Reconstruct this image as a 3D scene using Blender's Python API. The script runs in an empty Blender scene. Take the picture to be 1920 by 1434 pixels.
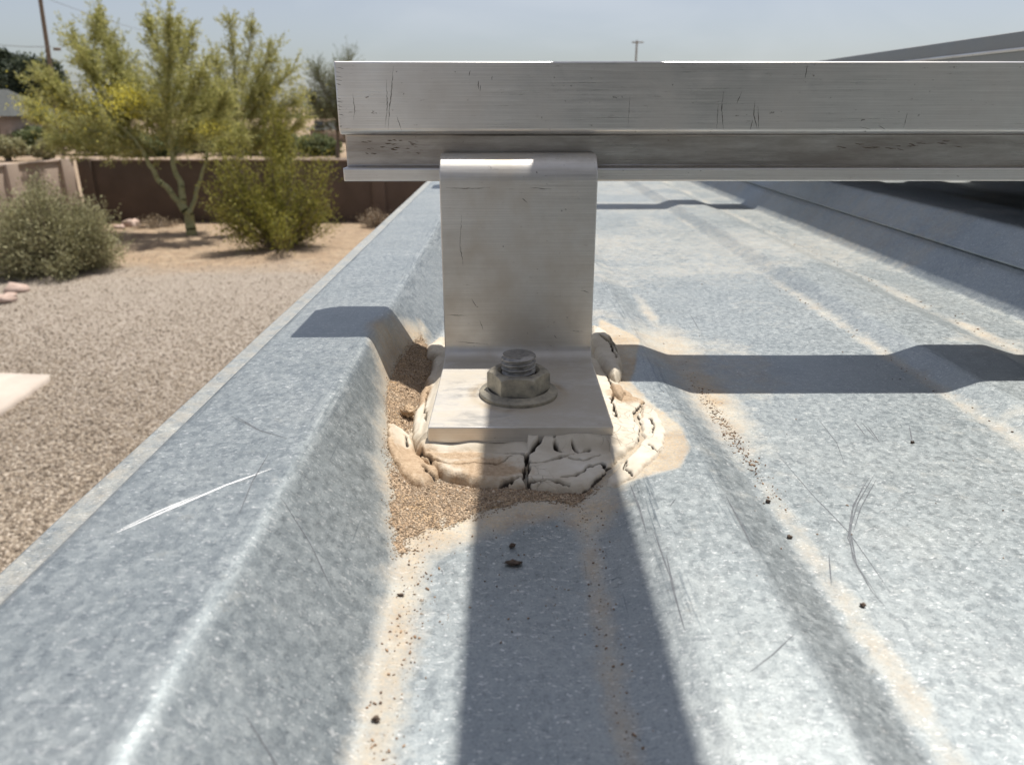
import bpy, math, random
import numpy as np
from mathutils import Vector, Matrix
from mathutils.geometry import tessellate_polygon

random.seed(7); rng = np.random.default_rng(7)
scn = bpy.context.scene
COL = scn.collection

# ------------------------------------------------------------------ camera, sky, sun
H = 3.37                                    # height of the lens above the yard
PITCH = math.radians(20.27)
F = 1400.0                                  # focal length in photograph pixels (1920 wide)
cd = bpy.data.cameras.new('camera'); cam = bpy.data.objects.new('camera', cd); COL.objects.link(cam)
cam.location = (0, 0, H)
cam.rotation_euler = (math.radians(90) - PITCH, 0, math.radians(-0.25))
cd.sensor_width = 36; cd.lens = 36 * F / 1920
cd.clip_start = 0.01; cd.clip_end = 3000
cd.dof.use_dof = True; cd.dof.focus_distance = 0.222; cd.dof.aperture_fstop = 30
scn.camera = cam

KX, KY = 0.21, 0.20                         # horizontal drift of the sun's rays per unit of height
SUNDIR = Vector((KX, KY, 1)).normalized()
w = bpy.data.worlds.new('World'); scn.world = w; w.use_nodes = True
wn = w.node_tree.nodes; wl = w.node_tree.links
bg = wn['Background']; sky = wn.new('ShaderNodeTexSky')
sky.sky_type = 'NISHITA'; sky.sun_disc = False
sky.sun_elevation = math.asin(SUNDIR.z); sky.sun_rotation = math.atan2(KX, KY)
sky.air_density = 1.0; sky.dust_density = 1.6; sky.ozone_density = 3.0; sky.altitude = 400
hs = wn.new('ShaderNodeHueSaturation'); hs.inputs['Saturation'].default_value = .55; hs.inputs['Value'].default_value = 1.04
hs.inputs['Hue'].default_value = .512; wl.new(sky.outputs[0], hs.inputs['Color']); 
wt = wn.new('ShaderNodeTexCoord'); wm = wn.new('ShaderNodeMapping'); wm.inputs['Scale'].default_value = (2.2, 2.2, 7)
wz = wn.new('ShaderNodeTexNoise'); wz.inputs['Scale'].default_value = 1.6; wz.inputs['Detail'].default_value = 6; wz.inputs['Distortion'].default_value = .6
wr = wn.new('ShaderNodeMapRange'); wr.inputs[1].default_value = .46; wr.inputs[2].default_value = .80; wr.inputs[3].default_value = 0.0; wr.inputs[4].default_value = .28
wx = wn.new('ShaderNodeMix'); wx.data_type = 'RGBA'; wx.inputs[7].default_value = (7.6, 7.9, 8.2, 1)
wl.new(wt.outputs['Generated'], wm.inputs[0]); wl.new(wm.outputs[0], wz.inputs[0]); wl.new(wz.outputs[0], wr.inputs[0])
wl.new(wr.outputs[0], wx.inputs[0]); wl.new(hs.outputs[0], wx.inputs[6]); wl.new(wx.outputs[2], bg.inputs[0]); bg.inputs[1].default_value = 0.096
sd = bpy.data.lights.new('sun', 'SUN'); sun = bpy.data.objects.new('sun', sd); COL.objects.link(sun)
sd.energy = 5.0; sd.angle = math.radians(0.53); sd.color = (1.0, 0.955, 0.89)
sun.rotation_euler = SUNDIR.to_track_quat('Z', 'Y').to_euler(); sun.location = (0, 0, 20)
scn.view_settings.view_transform = 'Standard'; scn.view_settings.look = 'None'
scn.view_settings.exposure = 0.15; scn.view_settings.gamma = 1.0
scn.view_settings.use_curve_mapping = False

# ------------------------------------------------------------------ helpers
SP, CP = math.sin(PITCH), math.cos(PITCH)
def ray(u, v):
    yc = -(v - 717) / F
    return (u - 960) / F, CP + yc * SP, -SP + yc * CP
def mmz(u, v, z):                            # pixel on a level z (mm below the lens) -> x, y mm
    a, b, c = ray(u, v); t = z / c
    return a * t, b * t
def gnd(u, v, z=0.0):                        # pixel on the yard -> metres
    a, b, c = ray(u, v); t = (z - H) / c
    return Vector((a * t, b * t, z))
def aty(u, v, y):                            # pixel at a distance y (m)
    a, b, c = ray(u, v); t = y / b
    return Vector((a * t, y, H + c * t))
def M3(x, y, z): return (x / 1000, y / 1000, H + z / 1000)

def mesh_obj(name, verts, faces, mat, parent=None, origin=None, smooth=True, sharp=None, attrs=None):
    V = np.asarray(verts, dtype=np.float64).reshape(-1, 3)
    o = origin
    if o is None: o = Vector(parent.matrix_basis.translation) if parent is not None else Vector((0, 0, 0))
    if parent is not None and parent.parent is not None and origin is None:
        o = parent.location + parent.parent.location
    V = V - np.array(o[:])
    me = bpy.data.meshes.new(name)
    fa = np.asarray(faces) if not isinstance(faces, np.ndarray) and len(set(map(len, faces))) == 1 else faces
    if isinstance(fa, np.ndarray):
        n, k = fa.shape
        me.vertices.add(len(V)); me.vertices.foreach_set('co', V.astype(np.float32).ravel())
        me.loops.add(n * k); me.loops.foreach_set('vertex_index', fa.astype(np.int32).ravel())
        me.polygons.add(n); me.polygons.foreach_set('loop_start', (np.arange(n) * k).astype(np.int32))
        me.update(calc_edges=True)
    else:
        me.from_pydata([tuple(p) for p in V], [], faces)
    if smooth: me.polygons.foreach_set('use_smooth', np.ones(len(me.polygons), dtype=bool))
    if sharp: me.set_sharp_from_angle(angle=math.radians(sharp))
    if attrs:
        for an, av in attrs.items():
            a = me.attributes.new(an, 'FLOAT', 'POINT'); a.data.foreach_set('value', np.asarray(av, dtype=np.float32))
    me.materials.append(mat); me.update()
    ob = bpy.data.objects.new(name, me); COL.objects.link(ob)
    if parent is not None:
        ob.parent = parent
    else:
        ob.location = o
    return ob
def thing(name, label, cat, loc, group=None):
    o = bpy.data.objects.new(name, None); COL.objects.link(o); o.location = loc
    o.empty_display_size = 0.01
    return tag(o, label, cat, group)
def tag(o, label, cat, group=None, kind=None):
    if label: o['label'] = label
    if cat: o['category'] = cat
    if group: o['group'] = group
    if kind: o['kind'] = kind
    return o
def bevel(o, wd, seg=2, ang=30):
    m = o.modifiers.new('bevel', 'BEVEL'); m.width = wd; m.segments = seg
    m.limit_method = 'ANGLE'; m.angle_limit = math.radians(ang); m.harden_normals = False
    return o

def _h(ix, iy, seed):
    n = (ix.astype(np.int64) * 374761393 + iy.astype(np.int64) * 668265263 + seed * 982451653) & 0xffffffff
    n = ((n ^ (n >> 13)) * 1274126177) & 0xffffffff
    n = n ^ (n >> 16)
    return (n & 0xffff) / 65535.0
def vn(x, y, s, seed=0):                     # smooth value noise, -1..1, feature size s
    x = np.asarray(x, float) / s + 1000.0; y = np.asarray(y, float) / s + 1000.0
    ix = np.floor(x); iy = np.floor(y); fx = x - ix; fy = y - iy
    fx = fx * fx * (3 - 2 * fx); fy = fy * fy * (3 - 2 * fy)
    a = _h(ix, iy, seed); b = _h(ix + 1, iy, seed); c = _h(ix, iy + 1, seed); d = _h(ix + 1, iy + 1, seed)
    return ((a * (1 - fx) + b * fx) * (1 - fy) + (c * (1 - fx) + d * fx) * fy) * 2 - 1
def segdist(X, Y, pts):
    best = np.full(X.shape, 1e9); tt = np.zeros(X.shape)
    for i, ((ax, ay), (bx, by)) in enumerate(zip(pts[:-1], pts[1:])):
        dx, dy = bx - ax, by - ay; L = dx * dx + dy * dy + 1e-12
        t = np.clip(((X - ax) * dx + (Y - ay) * dy) / L, 0, 1)
        d = np.hypot(X - ax - t * dx, Y - ay - t * dy)
        m = d < best; best = np.where(m, d, best); tt = np.where(m, i + t, tt)
    return best, tt / max(1, len(pts) - 1)
def polysd(X, Y, poly):                      # >0 inside
    d, _ = segdist(X, Y, list(poly) + [poly[0]])
    ins = np.zeros(X.shape, bool)
    n = len(poly)
    for i in range(n):
        ax, ay = poly[i]; bx, by = poly[(i + 1) % n]
        c = ((ay > Y) != (by > Y)) & (X < (bx - ax) * (Y - ay) / ((by - ay) + 1e-12) + ax)
        ins ^= c
    return np.where(ins, d, -d)
def sstep(a, b, x):
    t = np.clip((x - a) / (b - a), 0, 1); return t * t * (3 - 2 * t)

# ------------------------------------------------------------------ node materials
class NT:
    def __init__(s, name):
        s.m = bpy.data.materials.new(name); s.m.use_nodes = True
        s.t = s.m.node_tree; s.n = s.t.nodes; s.l = s.t.links
        s.b = s.n['Principled BSDF']; s.tc = s.n.new('ShaderNodeTexCoord')
        s._o = s.tc.outputs['Object']
    def link(s, a, b): s.l.new(a, b)
    def val(s, sock, v):
        if isinstance(v, bpy.types.NodeSocket): s.l.new(v, sock)
        else: sock.default_value = v
    def map(s, scale=(1, 1, 1), rot=(0, 0, 0), src=None):
        n = s.n.new('ShaderNodeMapping'); n.inputs['Scale'].default_value = scale; n.inputs['Rotation'].default_value = rot
        s.link(src or s._o, n.inputs[0]); return n.outputs[0]
    def noise(s, scale, detail=3, rough=0.55, vec=None, dist=0.0, col=False):
        n = s.n.new('ShaderNodeTexNoise'); n.inputs['Scale'].default_value = scale
        n.inputs['Detail'].default_value = detail; n.inputs['Roughness'].default_value = rough
        n.inputs['Distortion'].default_value = dist
        s.link(vec or s._o, n.inputs['Vector']); return n.outputs[1 if col else 0]
    def voro(s, scale, vec=None, feat='F1', out='Distance', rnd=1.0):
        n = s.n.new('ShaderNodeTexVoronoi'); n.feature = feat; n.inputs['Scale'].default_value = scale
        n.inputs['Randomness'].default_value = rnd
        s.link(vec or s._o, n.inputs['Vector']); return n.outputs[out]
    def ramp(s, fac, stops, interp='LINEAR'):
        n = s.n.new('ShaderNodeValToRGB'); n.color_ramp.interpolation = interp
        e = n.color_ramp.elements
        while len(e) < len(stops): e.new(0.5)
        for i, (p, c) in enumerate(stops):
            e[i].position = p; e[i].color = (c, c, c, 1) if not isinstance(c, (tuple, list)) else (*c[:3], 1)
        s.link(fac, n.inputs[0]); return n.outputs[0]
    def mix(s, fac, a, b, typ='MIX'):
        n = s.n.new('ShaderNodeMix'); n.data_type = 'RGBA'; n.blend_type = typ
        s.val(n.inputs[0], fac)
        for k, v in ((6, a), (7, b)):
            if isinstance(v, (tuple, list)): v = (*v[:3], 1)
            s.val(n.inputs[k], v)
        return n.outputs[2]
    def math(s, op, a, b=0.0, c=None, clamp=False):
        n = s.n.new('ShaderNodeMath'); n.operation = op; n.use_clamp = clamp
        s.val(n.inputs[0], a); s.val(n.inputs[1], b)
        if c is not None: s.val(n.inputs[2], c)
        return n.outputs[0]
    def attr(s, name):
        n = s.n.new('ShaderNodeAttribute'); n.attribute_name = name; return n.outputs['Fac']
    def rnd(s):
        n = s.n.new('ShaderNodeNewGeometry'); return n.outputs['Random Per Island']
    def warp(s, amt, scale, src=None):
        c = s.noise(scale, 2, 0.5, vec=src, col=True)
        a = s.n.new('ShaderNodeVectorMath'); a.operation = 'SUBTRACT'; s.link(c, a.inputs[0]); a.inputs[1].default_value = (.5, .5, .5)
        b = s.n.new('ShaderNodeVectorMath'); b.operation = 'SCALE'; s.link(a.outputs[0], b.inputs[0]); b.inputs['Scale'].default_value = amt
        d = s.n.new('ShaderNodeVectorMath'); d.operation = 'ADD'; s.link(src or s._o, d.inputs[0]); s.link(b.outputs[0], d.inputs[1])
        return d.outputs[0]
    def bump(s, h, dist, strength=1.0, prev=None):
        n = s.n.new('ShaderNodeBump'); n.inputs['Strength'].default_value = strength; n.inputs['Distance'].default_value = dist
        s.link(h, n.inputs['Height'])
        if prev: s.link(prev, n.inputs['Normal'])
        return n.outputs[0]
    def ring(s, cx, cy, rad, wd):
        sp = s.n.new('ShaderNodeSeparateXYZ'); s.link(s.warp(.0022, 240), sp.inputs[0])
        dx = s.math('SUBTRACT', sp.outputs[0], cx); dy = s.math('SUBTRACT', sp.outputs[1], cy)
        d = s.math('SQRT', s.math('ADD', s.math('MULTIPLY', dx, dx), s.math('MULTIPLY', dy, dy)))
        q = s.math('DIVIDE', s.math('ABSOLUTE', s.math('SUBTRACT', d, rad)), wd)
        low = s.math('LESS_THAN', sp.outputs[2], .0058)
        return s.math('MULTIPLY', s.ramp(q, [(.1, .75), (1.0, 0.0)]), low)
    def done(s, color=None, rough=None, metal=None, normal=None, **kw):
        for k, v in (('Base Color', color), ('Roughness', rough), ('Metallic', metal)):
            if v is not None: s.val(s.b.inputs[k], (*v[:3], 1) if isinstance(v, (tuple, list)) else v)
        if normal is not None: s.link(normal, s.b.inputs['Normal'])
        for k, v in kw.items(): s.val(s.b.inputs[k.replace('_', ' ')], v)
        return s.m

def mat_galv():
    s = NT('galvanised_steel')
    wv = s.warp(0.0016, 600)
    cells = s.voro(950, vec=s.map((.8, .8, .8), src=wv), out='Color')
    g = s.n.new('ShaderNodeRGBToBW'); s.link(cells, g.inputs[0]); cell = g.outputs[0]
    mott = s.noise(480, 6, .72, vec=s.map((1, .7, .8), src=wv))
    tone = s.math('ADD', s.math('MULTIPLY', cell, .26), s.math('MULTIPLY', mott, .74))
    base = s.ramp(tone, [(0.30, (.30, .335, .35)), (0.45, (.405, .445, .458)), (0.58, (.475, .512, .522)), (0.74, (.58, .61, .615))])
    cloud = s.noise(30, 6, .66)
    base = s.mix(.42, base, s.ramp(cloud, [(.32, (.33, .37, .39)), (.52, (.45, .488, .50)), (.70, (.54, .565, .56))]))
    white = s.noise(11, 6, .7)
    base = s.mix(s.ramp(white, [(.50, 0.0), (.72, .30)]), base, (.62, .63, .60))
    fl = s.noise(1150, 3, .62, vec=s.map((.38, 1.25, .6), rot=(0, 0, -.25), src=wv))
    base = s.mix(s.ramp(fl, [(.62, 0.0), (.68, .8)]), base, (.78, .79, .78))
    fd = s.noise(1050, 4, .70, vec=s.map((.45, 1.1, .6), rot=(0, 0, .5), src=wv))
    clus = s.ramp(s.noise(55, 4, .65), [(.40, 0.12), (.62, 1.0)])
    base = s.mix(s.math('MULTIPLY', s.ramp(fd, [(.60, 0.0), (.67, .7)]), clus), base, (.15, .18, .20))
    for sc_, ro_, th_ in (((70, 2100, 70), .10, .66), ((1700, 60, 60), .35, .68), ((120, 2400, 120), -.5, .69)):
        st = s.noise(1, 3, .6, vec=s.map(sc_, rot=(0, 0, ro_)))
        base = s.mix(s.ramp(st, [(th_, 0.0), (th_ + .05, .5)]), base, (.74, .76, .76) if ro_ != .35 else (.20, .23, .25))
    base = s.mix(1.0, base, (.80, .808, .80), typ='MULTIPLY')
    gn = s.noise(2600, 2, .5); base = s.mix(1.0, base, s.ramp(gn, [(.32, (.80, .80, .80)), (.5, (1, 1, 1)), (.68, (1.0, 1.0, 1.0))]), typ='MULTIPLY')
    base = s.mix(s.ramp(s.noise(1700, 2, .5, vec=s.map((.55, 1, 1))), [(.66, 0.0), (.70, .55)]), base, (.86, .87, .86))
    rub = s.noise(1, 5, .68, vec=s.map((1100, 45, 1), rot=(0, 0, .03)))
    base = s.mix(s.math('MULTIPLY', s.ramp(rub, [(.50, 0.0), (.62, .75)]), s.attr('rub')), base, (.13, .155, .175))
    dn = s.noise(150, 7, .72); dn2 = s.noise(1300, 4, .65)
    dust = s.math('ADD', s.attr('dust'), s.math('MULTIPLY', s.math('SUBTRACT', dn, .5), 1.1))
    dust = s.math('MULTIPLY', s.ramp(dust, [(.12, 0.0), (1.0, .95)]), s.ramp(dn2, [(.3, .45), (.58, 1.0)]))
    dcol = s.ramp(s.noise(90, 5, .7), [(.3, (.42, .30, .18)), (.5, (.53, .43, .30)), (.66, (.57, .52, .42))])
    col = s.mix(dust, base, dcol)
    rough = s.mix(dust, s.ramp(tone, [(.35, .42), (.65, .56)]), (.92, .92, .92))
    metal = s.math('MULTIPLY_ADD', dust, -.80, .80, clamp=True)
    bh = s.math('ADD', s.math('MULTIPLY', mott, .8), s.noise(1400, 4, .65))
    return s.done(col, rough, metal, s.bump(bh, .00006, .6))

def mat_alu(name, warm, brush_axis='x', dusty=0.35, rough=.42, metal=.8, ring=None, groove=False, updust=0.0, tone=(.60, .585, .56)):
    s = NT(name)
    m = (25, 2500, 2500) if brush_axis == 'x' else (2500, 2500, 30)
    br = s.noise(1, 5, .7, vec=s.map(m))
    t = tone
    col = s.mix(s.ramp(br, [(.3, 0.0), (.7, 1.0)]), tuple(c * .86 for c in t), tuple(min(1, c * 1.1) for c in t))
    cl = s.noise(45, 4, .6)
    col = s.mix(s.math('MULTIPLY', s.ramp(cl, [(.42, 0.0), (.68, 1.0)]), dusty), col, warm)
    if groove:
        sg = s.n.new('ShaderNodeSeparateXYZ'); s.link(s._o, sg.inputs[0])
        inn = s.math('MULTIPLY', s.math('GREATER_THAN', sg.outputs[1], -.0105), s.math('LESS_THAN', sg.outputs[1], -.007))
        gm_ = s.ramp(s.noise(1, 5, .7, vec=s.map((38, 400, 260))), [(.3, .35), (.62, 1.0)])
        col = s.mix(s.math('MULTIPLY', s.math('MULTIPLY', inn, gm_), .62), col, (.16, .125, .10))  # recess back: brown stain plus shade under the overhang, painted into the colour
    if ring: col = s.mix(s.math('MULTIPLY', s.ring(*ring), s.ramp(s.noise(160, 4, .6), [(.3, .3), (.6, 1.0)])), col, (.44, .33, .20))
    # pits, grime specks and small nicks
    sp = s.noise(650, 3, .6, vec=s.map((.6, 1, .9)))
    col = s.mix(s.ramp(sp, [(.69, 0.0), (.75, .7)]), col, (.13, .105, .085))
    st = s.noise(1, 4, .7, vec=s.map((160, 1200, 1800) if brush_axis == 'x' else (300, 1600, 1500)))
    col = s.mix(s.ramp(st, [(.66, 0.0), (.74, .5)]), col, (.17, .14, .11))
    ng = s.n.new('ShaderNodeNewGeometry'); ns = s.n.new('ShaderNodeSeparateXYZ'); s.link(ng.outputs['Normal'], ns.inputs[0])
    upd = s.math('MULTIPLY', s.ramp(ns.outputs[2], [(.55, 0.0), (.95, 1.0)]), s.ramp(s.noise(85, 7, .78, vec=s.map((.6, 1, 1))), [(.40, .22), (.56, .95)]))
    upd = s.math('MULTIPLY', upd, updust)
    col = s.mix(upd, col, (.47, .42, .335))
    mfac = s.math('MULTIPLY_ADD', upd, -metal, metal, clamp=True)
    mfac = s.math('MULTIPLY', mfac, s.ramp(cl, [(.42, 1.0), (.70, .72)]))
    r = s.ramp(s.math('ADD', s.math('MULTIPLY', br, .6), s.math('MULTIPLY', cl, .4)), [(.3, rough - .08), (.7, rough + .16)])
    nb = s.bump(s.math('ADD', br, s.math('MULTIPLY', sp, .8)), .00004, .7)
    r = s.mix(upd, r, (.8, .8, .8))
    return s.done(col, r, mfac, nb)

def mat_plain(name, c1, c2, scale, rough=.9, bump=0.0, bscale=None, metal=0.0, det=4):
    s = NT(name); n = s.noise(scale, det, .6)
    col = s.ramp(n, [(.3, c1), (.7, c2)])
    nb = s.bump(s.noise(bscale or scale * 4, 4, .65), bump, 1.0) if bump else None
    return s.done(col, rough, metal, nb)
def mat_island(name, stops, rough=.95, bump=0.0, bscale=100, transl=0.0):
    s = NT(name)
    col = s.ramp(s.rnd(), stops)
    nb = s.bump(s.noise(bscale, 3, .6), bump, 1.0) if bump else None
    m = s.done(col, rough, 0.0, nb)
    if transl:
        tr = s.n.new('ShaderNodeBsdfTranslucent'); s.link(col, tr.inputs[0])
        mx = s.n.new('ShaderNodeMixShader'); mx.inputs[0].default_value = transl
        s.link(s.b.outputs[0], mx.inputs[1]); s.link(tr.outputs[0], mx.inputs[2])
        s.link(mx.outputs[0], s.n['Material Output'].inputs[0])
    return m

def mat_sealant():
    s = NT('dried_sealant')
    base = s.ramp(s.noise(70, 4, .6), [(.3, (.48, .41, .31)), (.55, (.60, .54, .44)), (.75, (.68, .63, .54))])
    crk = s.voro(260, vec=s.warp(.004, 200), feat='DISTANCE_TO_EDGE')
    cm = s.math('MULTIPLY', s.ramp(crk, [(.0, 1.0), (.025, 0.0)]), s.ramp(s.noise(45, 2), [(.56, 0.0), (.64, .7)]))
    base = s.mix(cm, base, (.30, .24, .17))
    d = s.math('ADD', s.attr('dust'), s.math('MULTIPLY', s.math('SUBTRACT', s.noise(420, 4, .6), .5), .9))
    d = s.ramp(d, [(.25, 0.0), (.7, 1.0)])
    col = s.mix(d, base, s.ramp(s.noise(900, 3, .6), [(.3, (.36, .25, .155)), (.65, (.52, .39, .26))]))
    gr = s.noise(1, 3, .6, vec=s.map((500, 500, 2600)))
    h = s.math('ADD', s.math('MULTIPLY', s.noise(2200, 3, .65), s.math('MULTIPLY_ADD', d, 1.4, .25)),
               s.math('ADD', s.math('MULTIPLY', gr, .35), s.math('MULTIPLY', cm, -.8)))
    col = s.mix(s.ramp(s.attr('crack'), [(.10, 0.0), (.5, .96)]), col, (.04, .03, .022))  # grime and the shade of deep cracks, painted near black
    return s.done(col, .85, 0.0, s.bump(h, .00022, 1.0))

def mat_dirt():
    s = NT('blown_sand')
    col = s.ramp(s.noise(300, 4, .6), [(.25, (.40, .27, .165)), (.5, (.55, .40, .26)), (.75, (.66, .52, .37))])
    col = s.mix(s.ramp(s.noise(60, 3, .6), [(.5, 0.0), (.72, .6)]), col, (.60, .40, .20))
    h = s.math('ADD', s.noise(2400, 4, .7), s.voro(1300))
    return s.done(col, .97, 0.0, s.bump(h, .0005, 1.0))

def mat_ground():
    s = NT('yard_ground')
    geo = s.n.new('ShaderNodeNewGeometry'); sp = s.n.new('ShaderNodeSeparateXYZ'); s.link(geo.outputs['Position'], sp.inputs[0])
    P = geo.outputs['Position']
    gr = s.voro(38, vec=P, out='Color'); bw = s.n.new('ShaderNodeRGBToBW'); s.link(gr, bw.inputs[0])
    gcol = s.ramp(bw.outputs[0], [(.1, (.21, .17, .13)), (.5, (.345, .29, .23)), (.9, (.48, .42, .35))])
    gcol = s.mix(s.ramp(s.noise(.8, 4, .6, vec=P), [(.4, 0.0), (.65, .45)]), gcol, (.40, .34, .28))
    scol = s.ramp(s.noise(1.6, 5, .65, vec=P), [(.3, (.34, .235, .15)), (.55, (.44, .325, .215)), (.75, (.49, .39, .28))])
    scol = s.mix(s.ramp(s.noise(5, 6, .75, vec=P), [(.48, 0.0), (.60, .75)]), scol, (.24, .18, .125))
    edge = s.math('ADD', sp.outputs[1], s.math('MULTIPLY', s.noise(.35, 3, .6, vec=P), 5.0))
    f = s.ramp(s.math('MULTIPLY', edge, 1 / 30), [(.60, 0.0), (.66, 1.0)])
    col = s.mix(f, gcol, scol)
    h = s.math('ADD', s.voro(38, vec=P), s.noise(12, 4, .6, vec=P))
    return s.done(col, .95, 0.0, s.bump(h, .03, .9))

MG = mat_galv()
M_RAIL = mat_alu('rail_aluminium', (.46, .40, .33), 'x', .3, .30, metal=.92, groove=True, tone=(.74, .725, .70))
M_BRK = mat_alu('bracket_aluminium', (.47, .41, .33), 'x', .6, .36, metal=.85, updust=.8, ring=(-.0001, -.003, .0138, .0026), tone=(.69, .67, .635))
M_FRM = mat_alu('panel_frame_metal', (.34, .33, .30), 'x', .3, .5, tone=(.33, .335, .32))
M_NUT = mat_plain('zinc_nut', (.20, .19, .165), (.48, .43, .335), 260, .6, .00012, 1500, .55)
M_STUD = mat_plain('bolt_steel', (.20, .195, .19), (.42, .40, .37), 500, .5, .00008, 2500, .8)
M_SEAL = mat_sealant(); M_DIRT = mat_dirt()
M_GRAIN = mat_island('sand_grains', [(0, (.22, .16, .105)), (.4, (.34, .255, .175)), (.85, (.44, .345, .25)), (1, (.58, .49, .38))])
M_SPECK = mat_island('mud_specks', [(0, (.10, .06, .04)), (.6, (.24, .15, .09)), (1, (.38, .24, .14))])
M_CLOD = mat_plain('dark_clod', (.07, .05, .04), (.17, .125, .09), 600, .95, .0003, 1500)
M_SDARK = mat_plain('scratch_dark', (.12, .13, .15), (.22, .23, .25), 900, .5, 0, None, .5)
M_SMID = mat_plain('scratch_grey', (.10, .11, .12), (.18, .19, .20), 900, .6, 0, None, .3)
M_SLITE = mat_plain('scratch_bright', (.80, .81, .80), (.93, .93, .92), 900, .6, 0, None, .0)
M_SBLK = mat_plain('nick_black', (.05, .045, .04), (.16, .135, .11), 900, .9)

# ------------------------------------------------------------------ setting: ground
def sheet(name, xs, ys, mat, z=0.0, kind='structure'):
    X, Y = np.meshgrid(xs, ys); Z = np.full(X.shape, z)
    V = np.stack([X, Y, Z], -1).reshape(-1, 3); nx = len(xs); ny = len(ys)
    i = np.arange(nx - 1)[None] + np.arange(ny - 1)[:, None] * nx
    Fc = np.stack([i, i + 1, i + 1 + nx, i + nx], -1).reshape(-1, 4)
    o = mesh_obj(name, V, Fc, mat); o['kind'] = kind; return o
g = sheet('ground', np.array([-1500, -60, -20, 20, 60, 1500.]), np.array([-1500, -20, 10, 40, 80, 1800.]), mat_ground())
g['label'] = 'gravel yard turning to bare orange sand towards the wall'

# ------------------------------------------------------------------ roof profile (mm, relative to the lens)
ZP, ZR, ZM = -91.0, -87.0, -72.2
def profile_row(xs, y):
    bl = -23.5 - 15 * math.exp(-((y - 243) / 55) ** 2)
    pts = [(-400, ZP), (-97, ZP), (-79, ZM), (-46, ZM), (bl, ZP), (18, ZP), (33, ZR), (51, ZR), (62, ZP),
           (148, ZP), (160, ZR), (185, ZR), (198, ZP), (232, ZP), (246, -75.5), (249, -75), (262, -59)]
    P = 347
    for k in range(0, 9):
        b = P * k
        pts += [(b + 306, -59), (b + 319, -75), (b + 322, -75.5), (b + 336, ZP), (b + 365, ZP), (b + 378, ZR), (b + 398, ZR), (b + 410, ZP),
                (b + 495, ZP), (b + 507, ZR), (b + 532, ZR), (b + 545, ZP), (b + 579, ZP), (b + 593, -75.5), (b + 596, -75), (b + 609, -59)]
    px, pz = zip(*pts)
    return np.interp(xs, px, pz)
_fx = np.arange(-140, 3000, 0.5)
_k = np.exp(-(np.arange(-16, 17) * .5 / 1.15) ** 2 / 2); _k /= _k.sum()
_k2 = np.exp(-(np.arange(-16, 17) * .5 / .7) ** 2 / 2); _k2 /= _k2.sum()
_cache = {}
def roof_rows(ys):
    out = []
    for y in ys:
        key = round(float(y), 1)
        if key not in _cache:
            z = profile_row(_fx, key)
            _cache[key] = np.where(_fx < -62, np.convolve(np.pad(z, 16, mode='edge'), _k2, mode='valid'), np.convolve(np.pad(z, 16, mode='edge'), _k, mode='valid'))
        out.append(_cache[key])
    return np.array(out)
def roofz(x, y):
    x = np.asarray(x, float); y = np.asarray(y, float)
    shp = np.broadcast(x, y).shape; x = np.broadcast_to(x, shp); y = np.broadcast_to(y, shp)
    # the only y dependence is the pushed-in foot of the eave rib: blend three cached rows by bulge amount
    b = np.exp(-((y - 243) / 55) ** 2) * 10
    i0 = np.clip(np.floor(b), 0, 9).astype(int); f = b - i0
    R = _rowsB
    fx = (x + 140) / .5; j = np.clip(np.floor(fx), 0, len(_fx) - 2).astype(int); g_ = np.clip(fx - j, 0, 1)
    def smp(i): return R[i, j] * (1 - g_) + R[i, j + 1] * g_
    z = smp(i0) * (1 - f) + smp(i0 + 1) * f
    z = z + .16 * vn(x, y, 55, 1) + .10 * vn(x, y, 22, 2) + .035 * vn(x, y, 7, 3)
    return z
_ysb = [5000.0] + [243 + 55 * math.sqrt(-math.log(max(1e-9, k / 10))) for k in range(1, 11)]
_rowsB = roof_rows(_ysb)

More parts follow.
